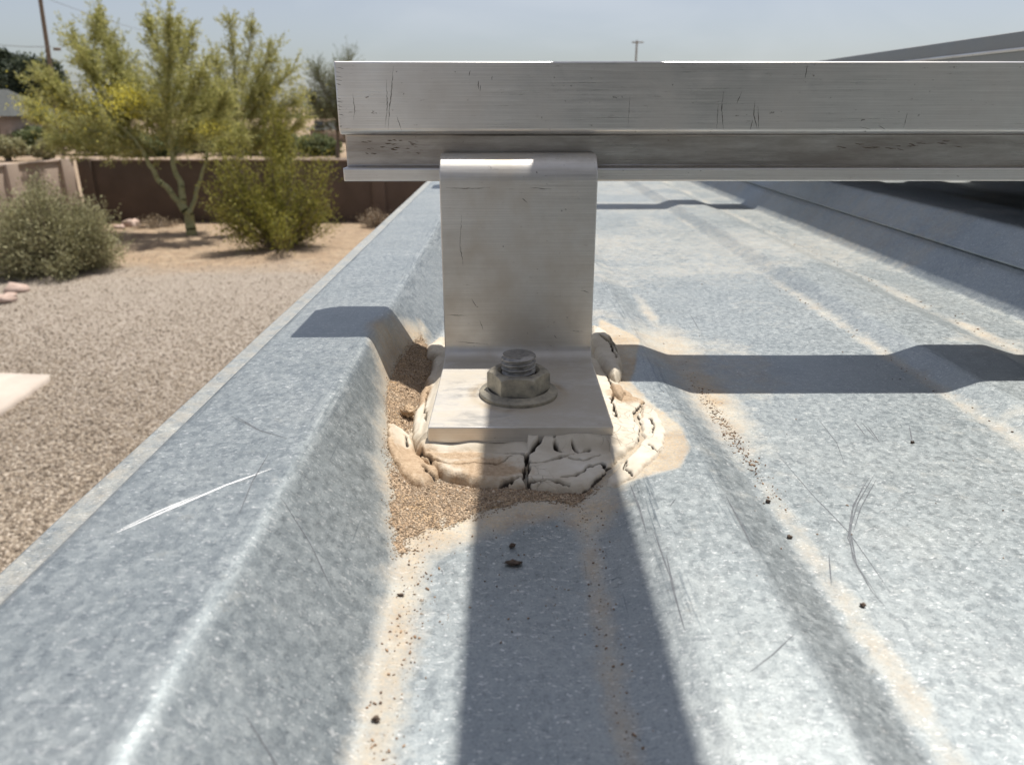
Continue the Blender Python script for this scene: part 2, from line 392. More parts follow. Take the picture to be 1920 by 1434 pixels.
def P2(pts, z): return [mmz(u, v, z) for u, v in pts]
tongue = P2([(1130, 600), (1210, 640), (1190, 720), (1240, 770), (1292, 810), (1302, 850), (1280, 885), (1215, 905), (1150, 915), (1100, 880), (1100, 700)], -88)
apron = P2([(720, 700), (740, 900), (745, 1010), (770, 1040), (850, 1020), (960, 990), (1060, 960), (1110, 1000), (1150, 960), (1180, 900), (1100, 850), (850, 800), (800, 640)], -91)
def dustf(x, y):
    bl = -23.5 - 15 * np.exp(-((y - 243) / 55) ** 2)
    n = vn(x, y, 14, 21) * .5 + vn(x, y, 5, 22) * .3
    yy = np.clip(y, 60, 400)
    d = .95 * np.exp(-((x - bl - 3.0) / 4.2) ** 2) * (.7 + .3 * vn(x, y, 30, 5))
    d = np.maximum(d, .55 * np.exp(-((x - 17.5) / 2.6) ** 2) * (.8 + .5 * vn(x, y, 20, 6)))
    for c, a, wd in ((64, .75, 3.2), (146, .6, 3.5), (200, .85, 5.0), (10, .0, 1), (228, .4, 3)):
        d = np.maximum(d, a * np.exp(-((x - c - 1.5) / wd) ** 2) * (.65 + .6 * vn(x, y, 26, int(c))))
    d = np.maximum(d, 1.0 * np.exp(-((x - 67) / 8) ** 2 - ((y - 232) / 42) ** 2))
    d = np.maximum(d, .85 * np.exp(-((x - 64) / 15) ** 2 - ((y - 285) / 32) ** 2))
    sd_ = polysd(x, y, tongue) + n * 1.2; d = np.maximum(d, .95 * sstep(-.6, 1.4, sd_))
    sd_ = polysd(x, y, apron) + n * 3; d = np.maximum(d, .95 * sstep(-7, 3, sd_))
    d = d * (1 - .45 * sstep(270, 480, y))
    d = np.maximum(d, .34 * np.clip((-89 - x) / 4, 0, 1) + 0 * y)
    far = sstep(260, 520, y)                           # thin film of dust further up the roof
    d = np.maximum(d, far * (.20 + .2 * vn(x, y, 60, 9)) * sstep(-40, -10, x))
    d = np.maximum(d, .28 * sstep(0, .6, vn(x, y, 40, 31)) * sstep(120, 260, y) * (x > -20))
    return np.clip(d, 0, 1)
def rubf(x, y):
    r = np.exp(-((x + 46) / 4.5) ** 2) + np.exp(-((x - 33) / 3) ** 2) + np.exp(-((x - 51) / 3.5) ** 2) + 1.3 * np.exp(-((x + 79) / 2.2) ** 2)
    r = r + .5 * np.exp(-((x - 160) / 3) ** 2)
    return np.clip(r * (.55 + .7 * vn(x, y, 30, 41)) + .08, 0, 1)

shed = thing('metal_roofed_building', 'building under the ribbed galvanised steel roof that fills the foreground', 'building', (0.9, 2.0, 0))
def roof_sheet(name, xs, ys, dz=0.0, parent=shed, label=None, hem=None, lip=False):
    X, Y = np.meshgrid(xs, ys); Z = roofz(X, Y) + dz
    if hem is not None: Z = np.where(X < hem, Z - (hem - X) * 9.0, Z); X = np.where(X < hem, hem - (hem - X) * .15, X)
    D = dustf(X, Y); R_ = rubf(X, Y)
    V = np.stack([X / 1000, Y / 1000, H + Z / 1000], -1).reshape(-1, 3); nx = len(xs); ny = len(ys)
    i = np.arange(nx - 1)[None] + np.arange(ny - 1)[:, None] * nx
    Fc = np.stack([i, i + 1, i + 1 + nx, i + nx], -1).reshape(-1, 4)
    o = mesh_obj(name, V, Fc, MG, parent, attrs={'dust': D.ravel(), 'rub': R_.ravel()})
    m = o.modifiers.new('thickness', 'SOLIDIFY'); m.thickness = .0007; m.offset = -1
    return o
ys = [-1500, -1000, -600, -300, -150, -60, 0]
y = 20.0
while y < 6000:
    ys.append(y); y += 0.85 if 55 < y < 300 else max(1.2, (y - 200) * .012) if y >= 300 else 3.5
ys = np.array(ys + [6000.0])
xs = np.concatenate([[-107.0, -106.6, -106.2, -105.9], np.arange(-105.5, 80, .85), np.arange(80, 262, 1.4), [262.0]])
roof = roof_sheet('roof_sheet', xs, ys, hem=-106)
ys2 = ys[(ys < 0) | ((ys >= 20) & (np.arange(len(ys)) % 4 == 0)) | (ys > 2500)]
xs2 = np.concatenate([np.arange(248.2, 345, 1.2), np.arange(345, 2500, 6.0)])
roof2 = roof_sheet('roof_sheet', xs2, ys2, dz=1.6)
# body of the building under the sheet
def box(name, x0, x1, y0, y1, z0, z1, mat, parent=None, origin=None, bev=0.0):
    V = [(x, y, z) for z in (z0, z1) for y in (y0, y1) for x in (x0, x1)]
    Fc = [(0, 2, 3, 1), (4, 5, 7, 6), (0, 1, 5, 4), (2, 6, 7, 3), (0, 4, 6, 2), (1, 3, 7, 5)]
    o = mesh_obj(name, V, Fc, mat, parent, origin, smooth=False)
    if bev: bevel(o, bev)
    return o
M_STUC = mat_plain('tan_stucco', (.42, .34, .26), (.50, .41, .32), 6, .95, .004, 90)
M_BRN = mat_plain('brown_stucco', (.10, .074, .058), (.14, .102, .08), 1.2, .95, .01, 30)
M_STUG = mat_plain('grey_stucco', (.36, .35, .33), (.43, .42, .40), 6, .95, .004, 90)
M_FRAMED = mat_plain('reflect_board_frame', (.04, .04, .042), (.06, .06, .06), 9, .5)  # frame and glass of the board added for reflections
M_DGLASS = mat_plain('reflect_board_glass', (.012, .012, .014), (.02, .02, .022), 3, .08)
box('wall', .02, 2.45, -1.35, 5.8, 0, H - .13, M_STUC, shed)
box('fascia_board', -.09, .02, -1.48, 5.95, H - .24, H - .1025, M_STUC, shed)

box('added_back_wall', -.1, 2.45, -1.45, -.95, H - .088, H + 1.9, M_STUG, shed)  # unseen, added behind the camera to darken and warm the metal's reflections
reflect_board = box('dark_reflect_board', -.06, .52, -.955, -.93, H - .085, H + 1.45, M_FRAMED, shed)  # added dark shape behind the camera for the rail to reflect
box('pane', -.02, .48, -.9295, -.925, H - .045, H + 1.41, M_DGLASS, reflect_board, origin=Vector(shed.location))  # glossy dark face of the added board
# scratches on the sheets: thin ribbons lying in the surface
def ribbon(name, pts, width, mat, parent, taper=True, off=.035, zf=roofz, sub=1.5):
    P = []
    for (a, b) in zip(pts[:-1], pts[1:]):
        n = max(1, int(math.hypot(b[0] - a[0], b[1] - a[1]) / sub))
        for k in range(n): P.append((a[0] + (b[0] - a[0]) * k / n, a[1] + (b[1] - a[1]) * k / n))
    P.append(pts[-1]); P = np.array(P); T = np.gradient(P, axis=0); T /= np.linalg.norm(T, axis=1)[:, None] + 1e-9
    N = np.stack([-T[:, 1], T[:, 0]], 1); s = np.linspace(0, 1, len(P))
    wv = width * (np.sin(np.pi * np.clip(s, .03, .97)) ** .6 if taper else 1) * (.75 + .5 * rng.random(len(P)))
    A = P + N * (wv / 2)[:, None]; B = P - N * (wv / 2)[:, None]
    V = []
    for Q in (A, B):
        z = zf(Q[:, 0], Q[:, 1]) + off
        V.append(np.stack([Q[:, 0] / 1000, Q[:, 1] / 1000, H + z / 1000], 1))
    V = np.concatenate(V); n = len(P); i = np.arange(n - 1)
    return mesh_obj(name, V, np.stack([i, i + 1, i + 1 + n, i + n], 1)[:, ::-1], mat, parent)
def px(pts, z): return [mmz(u, v, z) for u, v in pts]
zr, zl, zp = ZR, ZM, ZP
for pts, z, wd, m in [
    ([(225, 996), (330, 950), (430, 908), (515, 878)], zl, .55, M_SLITE), ([(232, 990), (300, 958), (380, 925)], zl, .35, M_SLITE),
    ([(440, 780), (490, 805), (545, 822)], zl, .4, M_SMID), ([(452, 782), (500, 810)], zl, .35, M_SMID),
    ([(510, 850), (480, 900), (455, 960)], zl, .35, M_SMID),
    ([(1645, 893), (1615, 945), (1598, 1000), (1606, 1050), (1640, 1110), (1664, 1137)], zp, .42, M_SMID),
    ([(1637, 895), (1606, 950), (1601, 1000), (1612, 1060), (1650, 1118)], zp, .38, M_SMID),
    ([(1650, 900), (1620, 955), (1606, 1000)], zp, .34, M_SMID),
    ([(1628, 905), (1604, 960), (1596, 1010), (1618, 1078)], zp, .34, M_SMID),
    ([(1472, 862), (1530, 930), (1598, 1000), (1640, 1060), (1675, 1112)], zp, .28, M_SMID),
    ([(1610, 792), (1630, 818)], zp, .4, M_SMID), ([(1622, 792), (1648, 822)], zp, .4, M_SMID),
    ([(1634, 798), (1656, 830)], zp, .4, M_SMID), ([(1712, 798), (1718, 830)], zp, .5, M_SMID),
    ([(1540, 785), (1575, 830), (1590, 870)], zp, .25, M_SMID), ([(1560, 1040), (1565, 1100)], zp, .3, M_SMID),
    ([(1495, 1190), (1455, 1228), (1410, 1262)], zr, .3, M_SMID),
    ([(1188, 905), (1205, 950), (1218, 995)], zr, .5, M_SMID), ([(1368, 930), (1395, 980), (1418, 1030)], zr, .6, M_SMID),
    ([(1255, 1040), (1270, 1110), (1290, 1180)], zr, .5, M_SMID), ([(1232, 995), (1262, 1080)], zr, .4, M_SMID),
    ([(465, 1340), (520, 1390), (560, 1430)], -80, .4, M_SMID), ([(540, 990), (590, 1030), (625, 1075)], -80, .35, M_SMID),
    ([(1300, 590), (1318, 620)], zp, .4, M_SMID), ([(1273, 935), (1262, 950)], zr, .3, M_SMID)]:
    ribbon('scratch', px(pts, z), wd * (.85 if m is M_SMID else 1.0), m, roof)

# ------------------------------------------------------------------ extrusions in the y-z plane
def extrude_x(name, outer, x0, x1, mat, parent=None, origin=None, hole=None, bev=.0004, seg=2, nx=1):
    loops = [outer] + ([hole] if hole else [])
    V = []; Fc = []; base = []
    xsn = [x0 + (x1 - x0) * k / nx for k in range(nx + 1)]
    tot = sum(len(l) for l in loops)
    for xx in xsn:
        for l in loops: V += [M3(xx, a, b) for a, b in l]
    off = 0
    for li, l in enumerate(loops):
        n = len(l)
        for s_ in range(nx):
            for k in range(n):
                a = off + k + s_ * tot; b = off + (k + 1) % n + s_ * tot
                Fc.append((a, b, b + tot, a + tot) if li == 0 else (a, a + tot, b + tot, b))
        off += n
    tr = tessellate_polygon([[Vector((a, b, 0)) for a, b in l] for l in loops])
    for t in tr:
        Fc.append(tuple(t)[::-1]); Fc.append(tuple(i + tot * nx for i in t))
    o = mesh_obj(name, V, Fc, mat, parent, origin, smooth=True)
    import bmesh
    bm = bmesh.new(); bm.from_mesh(o.data); bmesh.ops.recalc_face_normals(bm, faces=bm.faces)
    bmesh.ops.dissolve_limit(bm, angle_limit=.01, verts=bm.verts, edges=bm.edges) if not hole else None
    bm.to_mesh(o.data); bm.free()
    o.data.polygons.foreach_set('use_smooth', np.ones(len(o.data.polygons), bool)); o.data.set_sharp_from_angle(angle=math.radians(28))
    if bev: bevel(o, bev, seg, 28)
    return o

YF = 256.3
rail_prof = [(YF, 13.4), (YF, -7.3), (YF + 1.3, -8.6), (YF + 9, -8.9), (YF + 9, -19.2), (YF + 1.5, -19.2), (YF + 1.5, -23.5), (YF + 34.2, -23.5),
             (YF + 34.2, -19.2), (YF + 27, -19.2), (YF + 27, -8.7), (YF + 35.7, -8.7), (YF + 35.7, 13.4)]
rail_hole = [(YF + 11.5, 10.6), (YF + 24.5, 10.6), (YF + 24.5, -20.5), (YF + 11.5, -20.5)]
rail = thing('mounting_rail', 'long brushed aluminium rail held by the bracket across the whole roof', 'rail', M3(970, YF + 18, -23.5))
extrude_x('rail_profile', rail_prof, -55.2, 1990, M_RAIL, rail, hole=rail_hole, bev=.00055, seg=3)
def face_ribbon(name, pts, width, mat, parent, ypl):        # mark on an upright face; pts in pixels
    P = []
    for u, v in pts:
        p = aty(u, v, ypl / 1000); P.append((p.x * 1000, (p.z - H) * 1000))
    Q = []
    for a, b in zip(P[:-1], P[1:]):
        n = max(1, int(math.hypot(b[0] - a[0], b[1] - a[1]) / .6))
        for k in range(n): Q.append((a[0] + (b[0] - a[0]) * k / n, a[1] + (b[1] - a[1]) * k / n))
    Q.append(P[-1]); Q = np.array(Q); T = np.gradient(Q, axis=0); T /= np.linalg.norm(T, axis=1)[:, None] + 1e-9
    N = np.stack([-T[:, 1], T[:, 0]], 1); s = np.linspace(0, 1, len(Q))
    Q = Q + N * (rng.random(len(Q)) - .5)[:, None] * .22
    wv = width * np.sin(np.pi * np.clip(s, .08, .92)) * (.5 + 1.0 * rng.random(len(Q)))
    V = np.concatenate([np.stack([R_[:, 0] / 1000, np.full(len(Q), (ypl - .03) / 1000), H + R_[:, 1] / 1000], 1)
                        for R_ in (Q + N * (wv / 2)[:, None], Q - N * (wv / 2)[:, None])])
    n = len(Q); i = np.arange(n - 1)
    return mesh_obj(name, V, np.stack([i, i + 1, i + 1 + n, i + n], 1), mat, parent, smooth=False)
marks = [([(1423, 190), (1420, 215), (1427, 243)], .5), ([(1428, 200), (1430, 243)], .35), ([(1418, 225), (1414, 244)], .4),
         ([(1364, 172), (1360, 200), (1363, 242)], .45), ([(1354, 190), (1351, 242)], .3), ([(1398, 172), (1388, 195)], .3),
         ([(1521, 122), (1517, 147)], .4), ([(1710, 212), (1702, 240)], .35), ([(1620, 238), (1640, 243)], .25), ([(1655, 236), (1668, 243)], .3),
         ([(888, 133), (886, 143)], .5), ([(903, 152), (904, 168)], .5), ([(908, 160), (907, 172)], .4), ([(929, 143), (929, 151)], .6),
         ([(744, 125), (741, 170), (737, 205), (734, 243)], .45), ([(731, 150), (733, 200), (729, 240)], .35), ([(668, 175), (672, 205), (670, 225)], .3),
         ([(750, 217), (760, 246)], .3), ([(638, 190), (650, 190)], .25), ([(1188, 180), (1184, 240)], .2)]
for k in range(15):
    v0 = 125 + k * 8 + rng.random() * 3
    marks.append(([(635 + (v0 - 118) * .055, v0), (640 + rng.random() * 12, v0 + 2)], .28))
for pts, wd in marks: face_ribbon('scratch', pts, wd * .5, M_SBLK, rail.children[0], YF)
for k in range(26):                                         # grime caught in the groove
    u = 668 + rng.random() * 130; v = 262 + rng.random() * 26
    face_ribbon('scratch', [(u, v), (u + 5 + rng.random() * 9, v + rng.random() * 2)], .3, M_CLOD, rail.children[0], YF + 9)
for k in range(14):
    u = 1570 + rng.random() * 230; v = 262 + rng.random() * 18
    face_ribbon('scratch', [(u, v), (u + 6 + rng.random() * 22, v + rng.random() * 3)], .28, M_CLOD, rail.children[0], YF + 9)

# ------------------------------------------------------------------ L bracket with hooked top
X0, X1 = -22.2, 28.6
def arc(cy, cz, r, a0, a1, n=10):
    return [(cy + r * math.cos(math.radians(a0 + (a1 - a0) * k / n)), cz + r * math.sin(math.radians(a0 + (a1 - a0) * k / n))) for k in range(n + 1)]
prof = [(187, -87), (187, -82)] + arc(247 - 5, -77, 5, 270, 360) + arc(255.3, -22.8, 8.3, 180, 90) + [(264.2, -14.5), (264.2, -18.6)] \
       + arc(255.3, -22.8, 4.2, 90, 180) + arc(251.1 - 9, -78, 9, 360, 270)
brk = tag(None or extrude_x('mounting_bracket', prof, X0, X1, M_BRK, None, Vector(M3(3, 215, -87)), bev=.00035), 'bent aluminium foot bracket bolted down in cracked sealant, carrying the rail', 'bracket')
for pts, wd in [([(868, 455), (875, 500)], .3), ([(842, 352), (880, 354), (925, 352)], .35), ([(1000, 352), (1040, 355)], .3), ([(890, 560), (900, 575)], .4),
                ([(845, 590), (880, 592)], .25), ([(1095, 545), (1110, 548)], .25), ([(985, 372), (995, 380)], .4), ([(1045, 628), (1049, 634)], .5),
                ([(860, 640), (920, 645)], .25), ([(905, 600), (912, 618)], .35), ([(872, 402), (868, 470)], .2), ([(1075, 620), (1100, 622)], .25)]:
    face_ribbon('scratch', pts, wd * .55, M_SBLK, brk, 247.0)

# ------------------------------------------------------------------ flange nut and stud
NX, NY = 2.9, 212.0
nut_t = thing('bolt_and_nut', 'dusty hex flange nut on a threaded stud through the bracket foot', 'bolt', M3(NX, NY, -82))
def lathe(rows, n, fr=None):
    V = []; Fc = []
    for (z, r) in rows:
        for k in range(n):
            a = 2 * math.pi * k / n; rr = r if fr is None else fr(a, z, r)
            V.append(M3(NX + rr * math.cos(a), NY + rr * math.sin(a), z))
    for j in range(len(rows) - 1):
        for k in range(n):
            Fc.append((j * n + k, j * n + (k + 1) % n, (j + 1) * n + (k + 1) % n, (j + 1) * n + k))
    return V, Fc
NSEG = 120
def hexr(a, z, r):
    a2 = a - math.radians(-90 - 3); q = (a2 + math.pi / 6) % (math.pi / 3) - math.pi / 6
    hx = 8.25 / math.cos(q)
    ch = r                       # chamfer cone
    return min(hx, ch)
V, Fc = lathe([(-82, 11.8), (-81.0, 11.9), (-80.7, 11.7), (-80.35, 10.4), (-79.9, 9.2)], NSEG)
mesh_obj('flange', V, Fc, M_NUT, nut_t, sharp=35)
rows = [(-81.1, 9.6), (-75.4, 9.6), (-75.1, 9.4), (-74.8, 9.1), (-74.5, 8.7), (-74.3, 8.2), (-74.2, 7.7), (-74.15, 6.4), (-74.9, 5.5), (-76, 5.2)]
V, Fc = lathe(rows, NSEG, hexr)
mesh_obj('hex_nut', V, Fc, M_NUT, nut_t, sharp=25)
# threaded stud, true helix
V = []; Fc = []; n = 72; pitch = 1.5; zs = np.arange(-78, -69.1, .11); 
for z in zs:
    for k in range(n):
        a = 2 * math.pi * k / n
        ph = ((z / pitch) - a / (2 * math.pi)) % 1.0
        tri = 1 - abs(ph * 2 - 1); r = 4.45 + .72 * min(1, max(0, (tri - .1) * 1.45))
        r *= 1 - .10 * max(0, (z + 69.65) / .6) if z > -69.65 else 1
        r += .04 * math.sin(7 * a + z * 5)
        V.append(M3(NX + r * math.cos(a), NY + r * math.sin(a), z))
m = len(zs)
for j in range(m - 1):
    for k in range(n): Fc.append((j * n + k, j * n + (k + 1) % n, (j + 1) * n + (k + 1) % n, (j + 1) * n + k))
b0 = (m - 1) * n
for rr in (3.0, 1.5):
    s0 = len(V)
    for k in range(n):
        a = 2 * math.pi * k / n; V.append(M3(NX + rr * math.cos(a), NY + rr * math.sin(a), -69.1 + .12 * math.sin(a * 3 + rr) - (.15 if rr < 2 else 0)))
    for k in range(n): Fc.append((b0 + k, b0 + (k + 1) % n, s0 + (k + 1) % n, s0 + k))
    b0 = s0
V.append(M3(NX, NY, -69.25)); c = len(V) - 1
for k in range(n): Fc.append((b0 + k, b0 + (k + 1) % n, c))
mesh_obj('threaded_stud', V, Fc, M_STUD, nut_t, sharp=50)

# ------------------------------------------------------------------ cracked sealant (dense relief pieces)
def relief(name, X, Y, Z, keep, mat, parent=None, origin=None, attrs=None):
    ny, nx = X.shape
    idx = -np.ones(X.shape, int)
    i = np.arange(nx - 1)[None] + np.arange(ny - 1)[:, None] * nx
    q = np.stack([i, i + 1, i + 1 + nx, i + nx], -1).reshape(-1, 4)
    kf = keep.ravel(); q = q[kf[q].all(1)]
    used = np.unique(q); rm = -np.ones(X.size, int); rm[used] = np.arange(len(used))
    V = np.stack([X.ravel() / 1000, Y.ravel() / 1000, H + Z.ravel() / 1000], 1)[used]
    at_ = {k: v.ravel()[used] for k, v in (attrs or {}).items()}
    return mesh_obj(name, V, rm[q], mat, parent, origin, attrs=at_)
def grid(x0, x1, y0, y1, st): return np.meshgrid(np.arange(x0, x1, st), np.arange(y0, y1, st))

seal = thing('sealant_collar', 'cracked cream sealant squeezed out all around the bracket foot', 'sealant', M3(3, 212, -91))
main_px = [(822, 668), (812, 700), (795, 735), (783, 775), (779, 805), (782, 838), (798, 862), (820, 880), (845, 893), (885, 904), (930, 909),
           (1000, 912), (1060, 918), (1102, 919), (1132, 904), (1152, 882), (1178, 868), (1196, 855), (1208, 838), (1214, 815), (1207, 792), (1214, 768),
           (1200, 758), (1182, 748), (1166, 735), (1150, 715), (1140, 690), (1128, 655), (1118, 640), (1060, 640), (960, 640), (850, 640), (832, 650)]
def wob(X, Y, a, s, seed): return a * vn(X, Y, s, seed) + a * .5 * vn(X, Y, s * .45, seed + 1)
cracks = [([(938, 852), (962, 851), (985, 853), (992, 862)], 1.0), ([(992, 860), (995, 878), (989, 892), (998, 904), (1006, 911)], 1.7), ([(992, 860), (1002, 848), (1018, 839), (1032, 830)], 1.25),
          ([(1030, 831), (1062, 826), (1095, 819), (1116, 823)], .55), ([(1000, 872), (1020, 870), (1044, 864), (1064, 860), (1082, 855)], .55),
          ([(1042, 828), (1043, 839)], .55), ([(1045, 842), (1050, 847), (1057, 851)], .35), ([(1078, 844), (1090, 852), (1112, 847)], .35),
          ([(1092, 834), (1120, 829), (1150, 821)], .7), ([(1058, 897), (1088, 892), (1105, 880), (1118, 874), (1134, 873), (1141, 881)], .6),
          ([(1080, 918), (1108, 912), (1134, 895), (1150, 879), (1175, 868), (1194, 855)], 1.9),
          ([(1216, 764), (1206, 776), (1197, 786), (1200, 802), (1209, 815), (1205, 838)], 1.5),
          ([(895, 904), (945, 902), (992, 893)], .5), ([(1000, 899), (1040, 901), (1070, 906)], .4),
          ([(818, 862), (850, 872), (900, 868), (938, 872), (965, 858)], .3), ([(786, 838), (800, 850), (815, 862)], .9),
          ([(1162, 742), (1152, 765), (1160, 800)], .6), ([(1140, 700), (1150, 730), (1163, 750)], .7), ([(1070, 862), (1100, 866), (1130, 858)], .22),
          ([(806, 800), (802, 770), (808, 735)], .22)]
def plate_out(X, Y):                                  # distance outside the foot plate
    return np.hypot(np.maximum(0, np.maximum(X0 - X, X - X1)), np.maximum(0, np.maximum(187 - Y, Y - 252)))
dust_blobs = [((905, 878), 9, 4), ((870, 862), 7, 3), ((775, 870), 9, 9), ((1180, 760), 6, 6), ((930, 890), 9, 4), ((800, 740), 3, 12)]
def seal_dust(X, Y):
    d = np.zeros(X.shape)
    for (u, v), rx, ry in dust_blobs:
        cx, cy = mmz(u, v, -89); d = np.maximum(d, 1.1 * np.exp(-((X - cx) / rx) ** 2 - ((Y - cy) / ry) ** 2))
    return d
def seal_piece(name, poly_px, zb, thick, edge, st=.33, topfn=None, crk=(), wobble=.7, ztop=None, seed=50, dust_add=0.0):
    poly = P2(poly_px, zb)
    ax = [p[0] for p in poly]; ay = [p[1] for p in poly]
    X, Y = grid(min(ax) - 2, max(ax) + 2, min(ay) - 2, max(ay) + 2, st)
    Xw = X + wob(X, Y, .5, 3.2, seed); Yw = Y + wob(X, Y, .5, 3.2, seed + 4)
    sdv = polysd(Xw, Yw, poly) + wob(X, Y, wobble * .5, 6, seed + 8)
    rz = roofz(X, Y)
    t = np.clip(sdv / edge, 0, 1); rnd_ = np.sqrt(np.clip(1 - (1 - t) ** 2, 0, 1))
    top = topfn(X, Y, sdv) if topfn else rz + thick
    top = top + wob(X, Y, .16, 11, seed + 12) + .05 * vn(X, Y, 1.6, seed + 15)
    Z = rz - .25 + (np.maximum(top, rz + .5) - rz + .25) * rnd_
    carve = np.zeros(X.shape)
    for pts, wd in crk:
        pl = P2(pts, -88.0)
        d, tt = segdist(X + .40 * vn(X, Y, 1.7, 90) + .25 * vn(X, Y, .8, 95), Y + .40 * vn(X, Y, 1.7, 91) + .25 * vn(X, Y, .8, 96), pl)
        wl_ = wd * .95 * (.55 + .45 * np.sin(np.pi * np.clip(tt, .05, .95))) * .5 * (1 + .35 * vn(X, Y, 2.5, 92))
        c_ = 1 - sstep(wl_ * .75, wl_ + .28, d); carve = np.maximum(carve, c_ * min(1, .55 + wd * .75))
        Z += .10 * np.exp(-((d - wl_ - .5) / .7) ** 2) * (wd > .4)          # lifted crack lips
    Z = np.where(carve > 0, Z - carve * np.maximum(.4, np.minimum(4.0, (Z - rz) + .3)), Z)
    dd = seal_dust(X, Y) + dust_add + .5 * (1 - sstep(0, 2.5, sdv)) * .6
    inside = (X > X0 + .15) & (X < X1 - .15) & (Y > 187.2)
    Z = np.where(inside, np.minimum(Z, -87.15), Z)
    return relief(name, X, Y, Z, sdv > -.35, M_SEAL, seal, attrs={'dust': np.clip(dd, 0, 1), 'crack': carve})
def main_top(X, Y, s):
    po = plate_out(X, Y)
    left = (X < X0 + 1); right = (X > X1 - 1)
    near = np.where(left & (Y > 190), -84.4, np.where(right, -84.6, np.where(X > 5, -84.4 + .45 * np.sin(X * .35 + 1), -86.6 + .3 * np.sin(X * .5))))
    mid = np.where(right, -86.0, -87.7)
    t = mid + (near - mid) * np.exp(-(po / np.where(right, 4.0, 2.6)) ** 2)
    # a rolled fold running along the front and right side
    t = t + .5 * np.exp(-((po - 6.5 - 1.2 * vn(X, Y, 9, 60)) / 1.6) ** 2) * (Y < 200) - .5 * np.exp(-((po - 3.4) / 1.0) ** 2) * (Y < 192)
    t = t + .7 * np.exp(-((po - 11.5 - vn(X, Y, 8, 61)) / 2.0) ** 2) * (Y < 190) * (X > 4) * .5
    t = t + .3 * np.exp(-((po - 3.5 - .9 * vn(X, Y, 6, 66)) / .8) ** 2) * (Y >= 190)
    return t
seal_piece('sealant_bead', main_px, -89.2, 3.2, 1.9, st=.22, topfn=main_top, crk=cracks)
seal_piece('sealant_lump', [(738, 815), (733, 850), (745, 882), (772, 905), (800, 913), (832, 893), (826, 882), (806, 870), (790, 850), (778, 822), (764, 810), (750, 810)], -90.2, 2.5, 2.2,
           seed=120, crk=[([(765, 812), (770, 825), (768, 835)], .35), ([(800, 868), (806, 880), (830, 886)], .4)], dust_add=.12)
seal_piece('sealant_crust', [(1208, 765), (1236, 782), (1252, 812), (1250, 848), (1226, 880), (1192, 902), (1158, 913), (1138, 905), (1172, 874), (1198, 856), (1211, 832), (1206, 795)], -88.3, .95, 1.0,
           seed=140, crk=[([(1176, 872), (1179, 886), (1188, 900)], .5), ([(1225, 795), (1232, 812), (1226, 822)], .3), ([(1222, 845), (1235, 858)], .3)], wobble=.4)
seal_piece('sealant_lump', [(1112, 628), (1140, 640), (1160, 665), (1172, 695), (1174, 718), (1160, 730), (1140, 715), (1122, 690), (1110, 660)], -88.0, 4.6, 2.4, seed=160,
           crk=[([(1130, 655), (1150, 672), (1160, 700)], .6), ([(1148, 660), (1166, 690)], .35)])
seal_piece('sealant_lump', [(845, 636), (822, 640), (803, 655), (806, 668), (825, 674), (845, 676)], -89.0, 4.2, 3.0, seed=180)
seal_piece('sealant_lump', [(1150, 735), (1172, 742), (1180, 752), (1172, 766), (1156, 760), (1146, 748)], -88.0, 3.2, 2.0, seed=190, dust_add=.2)

# ------------------------------------------------------------------ wind blown sand
sand_px = [(762, 640), (800, 655), (832, 655), (826, 690), (800, 735), (785, 780), (770, 812), (742, 812), (738, 850), (752, 892), (790, 915), (835, 905),
           (880, 910), (1000, 916), (1080, 925), (1120, 925), (1085, 945), (1000, 940), (930, 960), (860, 975), (800, 990), (758, 1040), (742, 1030), (742, 900), (722, 800), (712, 740), (722, 690)]
def sandz(X, Y):
    poly = P2(sand_px, -91)
    rz = roofz(X, Y); s = np.minimum(polysd(X, Y, poly) + wob(X, Y, 1.6, 5, 200), (-85.8 + .8 * vn(X, Y, 8, 230) - rz) * 1.6)
    hmx = np.where(X < X0 - 3, 2.6 + 1.2 * vn(X, Y, 9, 210), 1.1 + .6 * vn(X, Y, 8, 212))
    hmx = hmx * np.where((Y < 178), .8, 1)
    hh = hmx * sstep(0, 9, s) + .35 * sstep(0, 2, s) + .28 * vn(X, Y, 2.6, 214) + .22 * vn(X, Y, 1.2, 216)
    return s, np.where(s > 0, np.maximum(rz - .3, np.minimum(rz + hh, -86.5 + 0 * X)), rz - .3), rz
X, Y = grid(-52, 26, 128, 300, .42)
s_, Z, rz_ = sandz(X, Y)
hide = (X > X0 + 1) & (X < X1) & (Y > 190)
sand = relief('blown_sand', X, Y, Z, (s_ > -.2) & ~hide, M_DIRT, origin=Vector(M3(-25, 190, -91)))
tag(sand, 'drift of tan sand caught between the eave rib and the sealant', 'sand', kind='stuff')

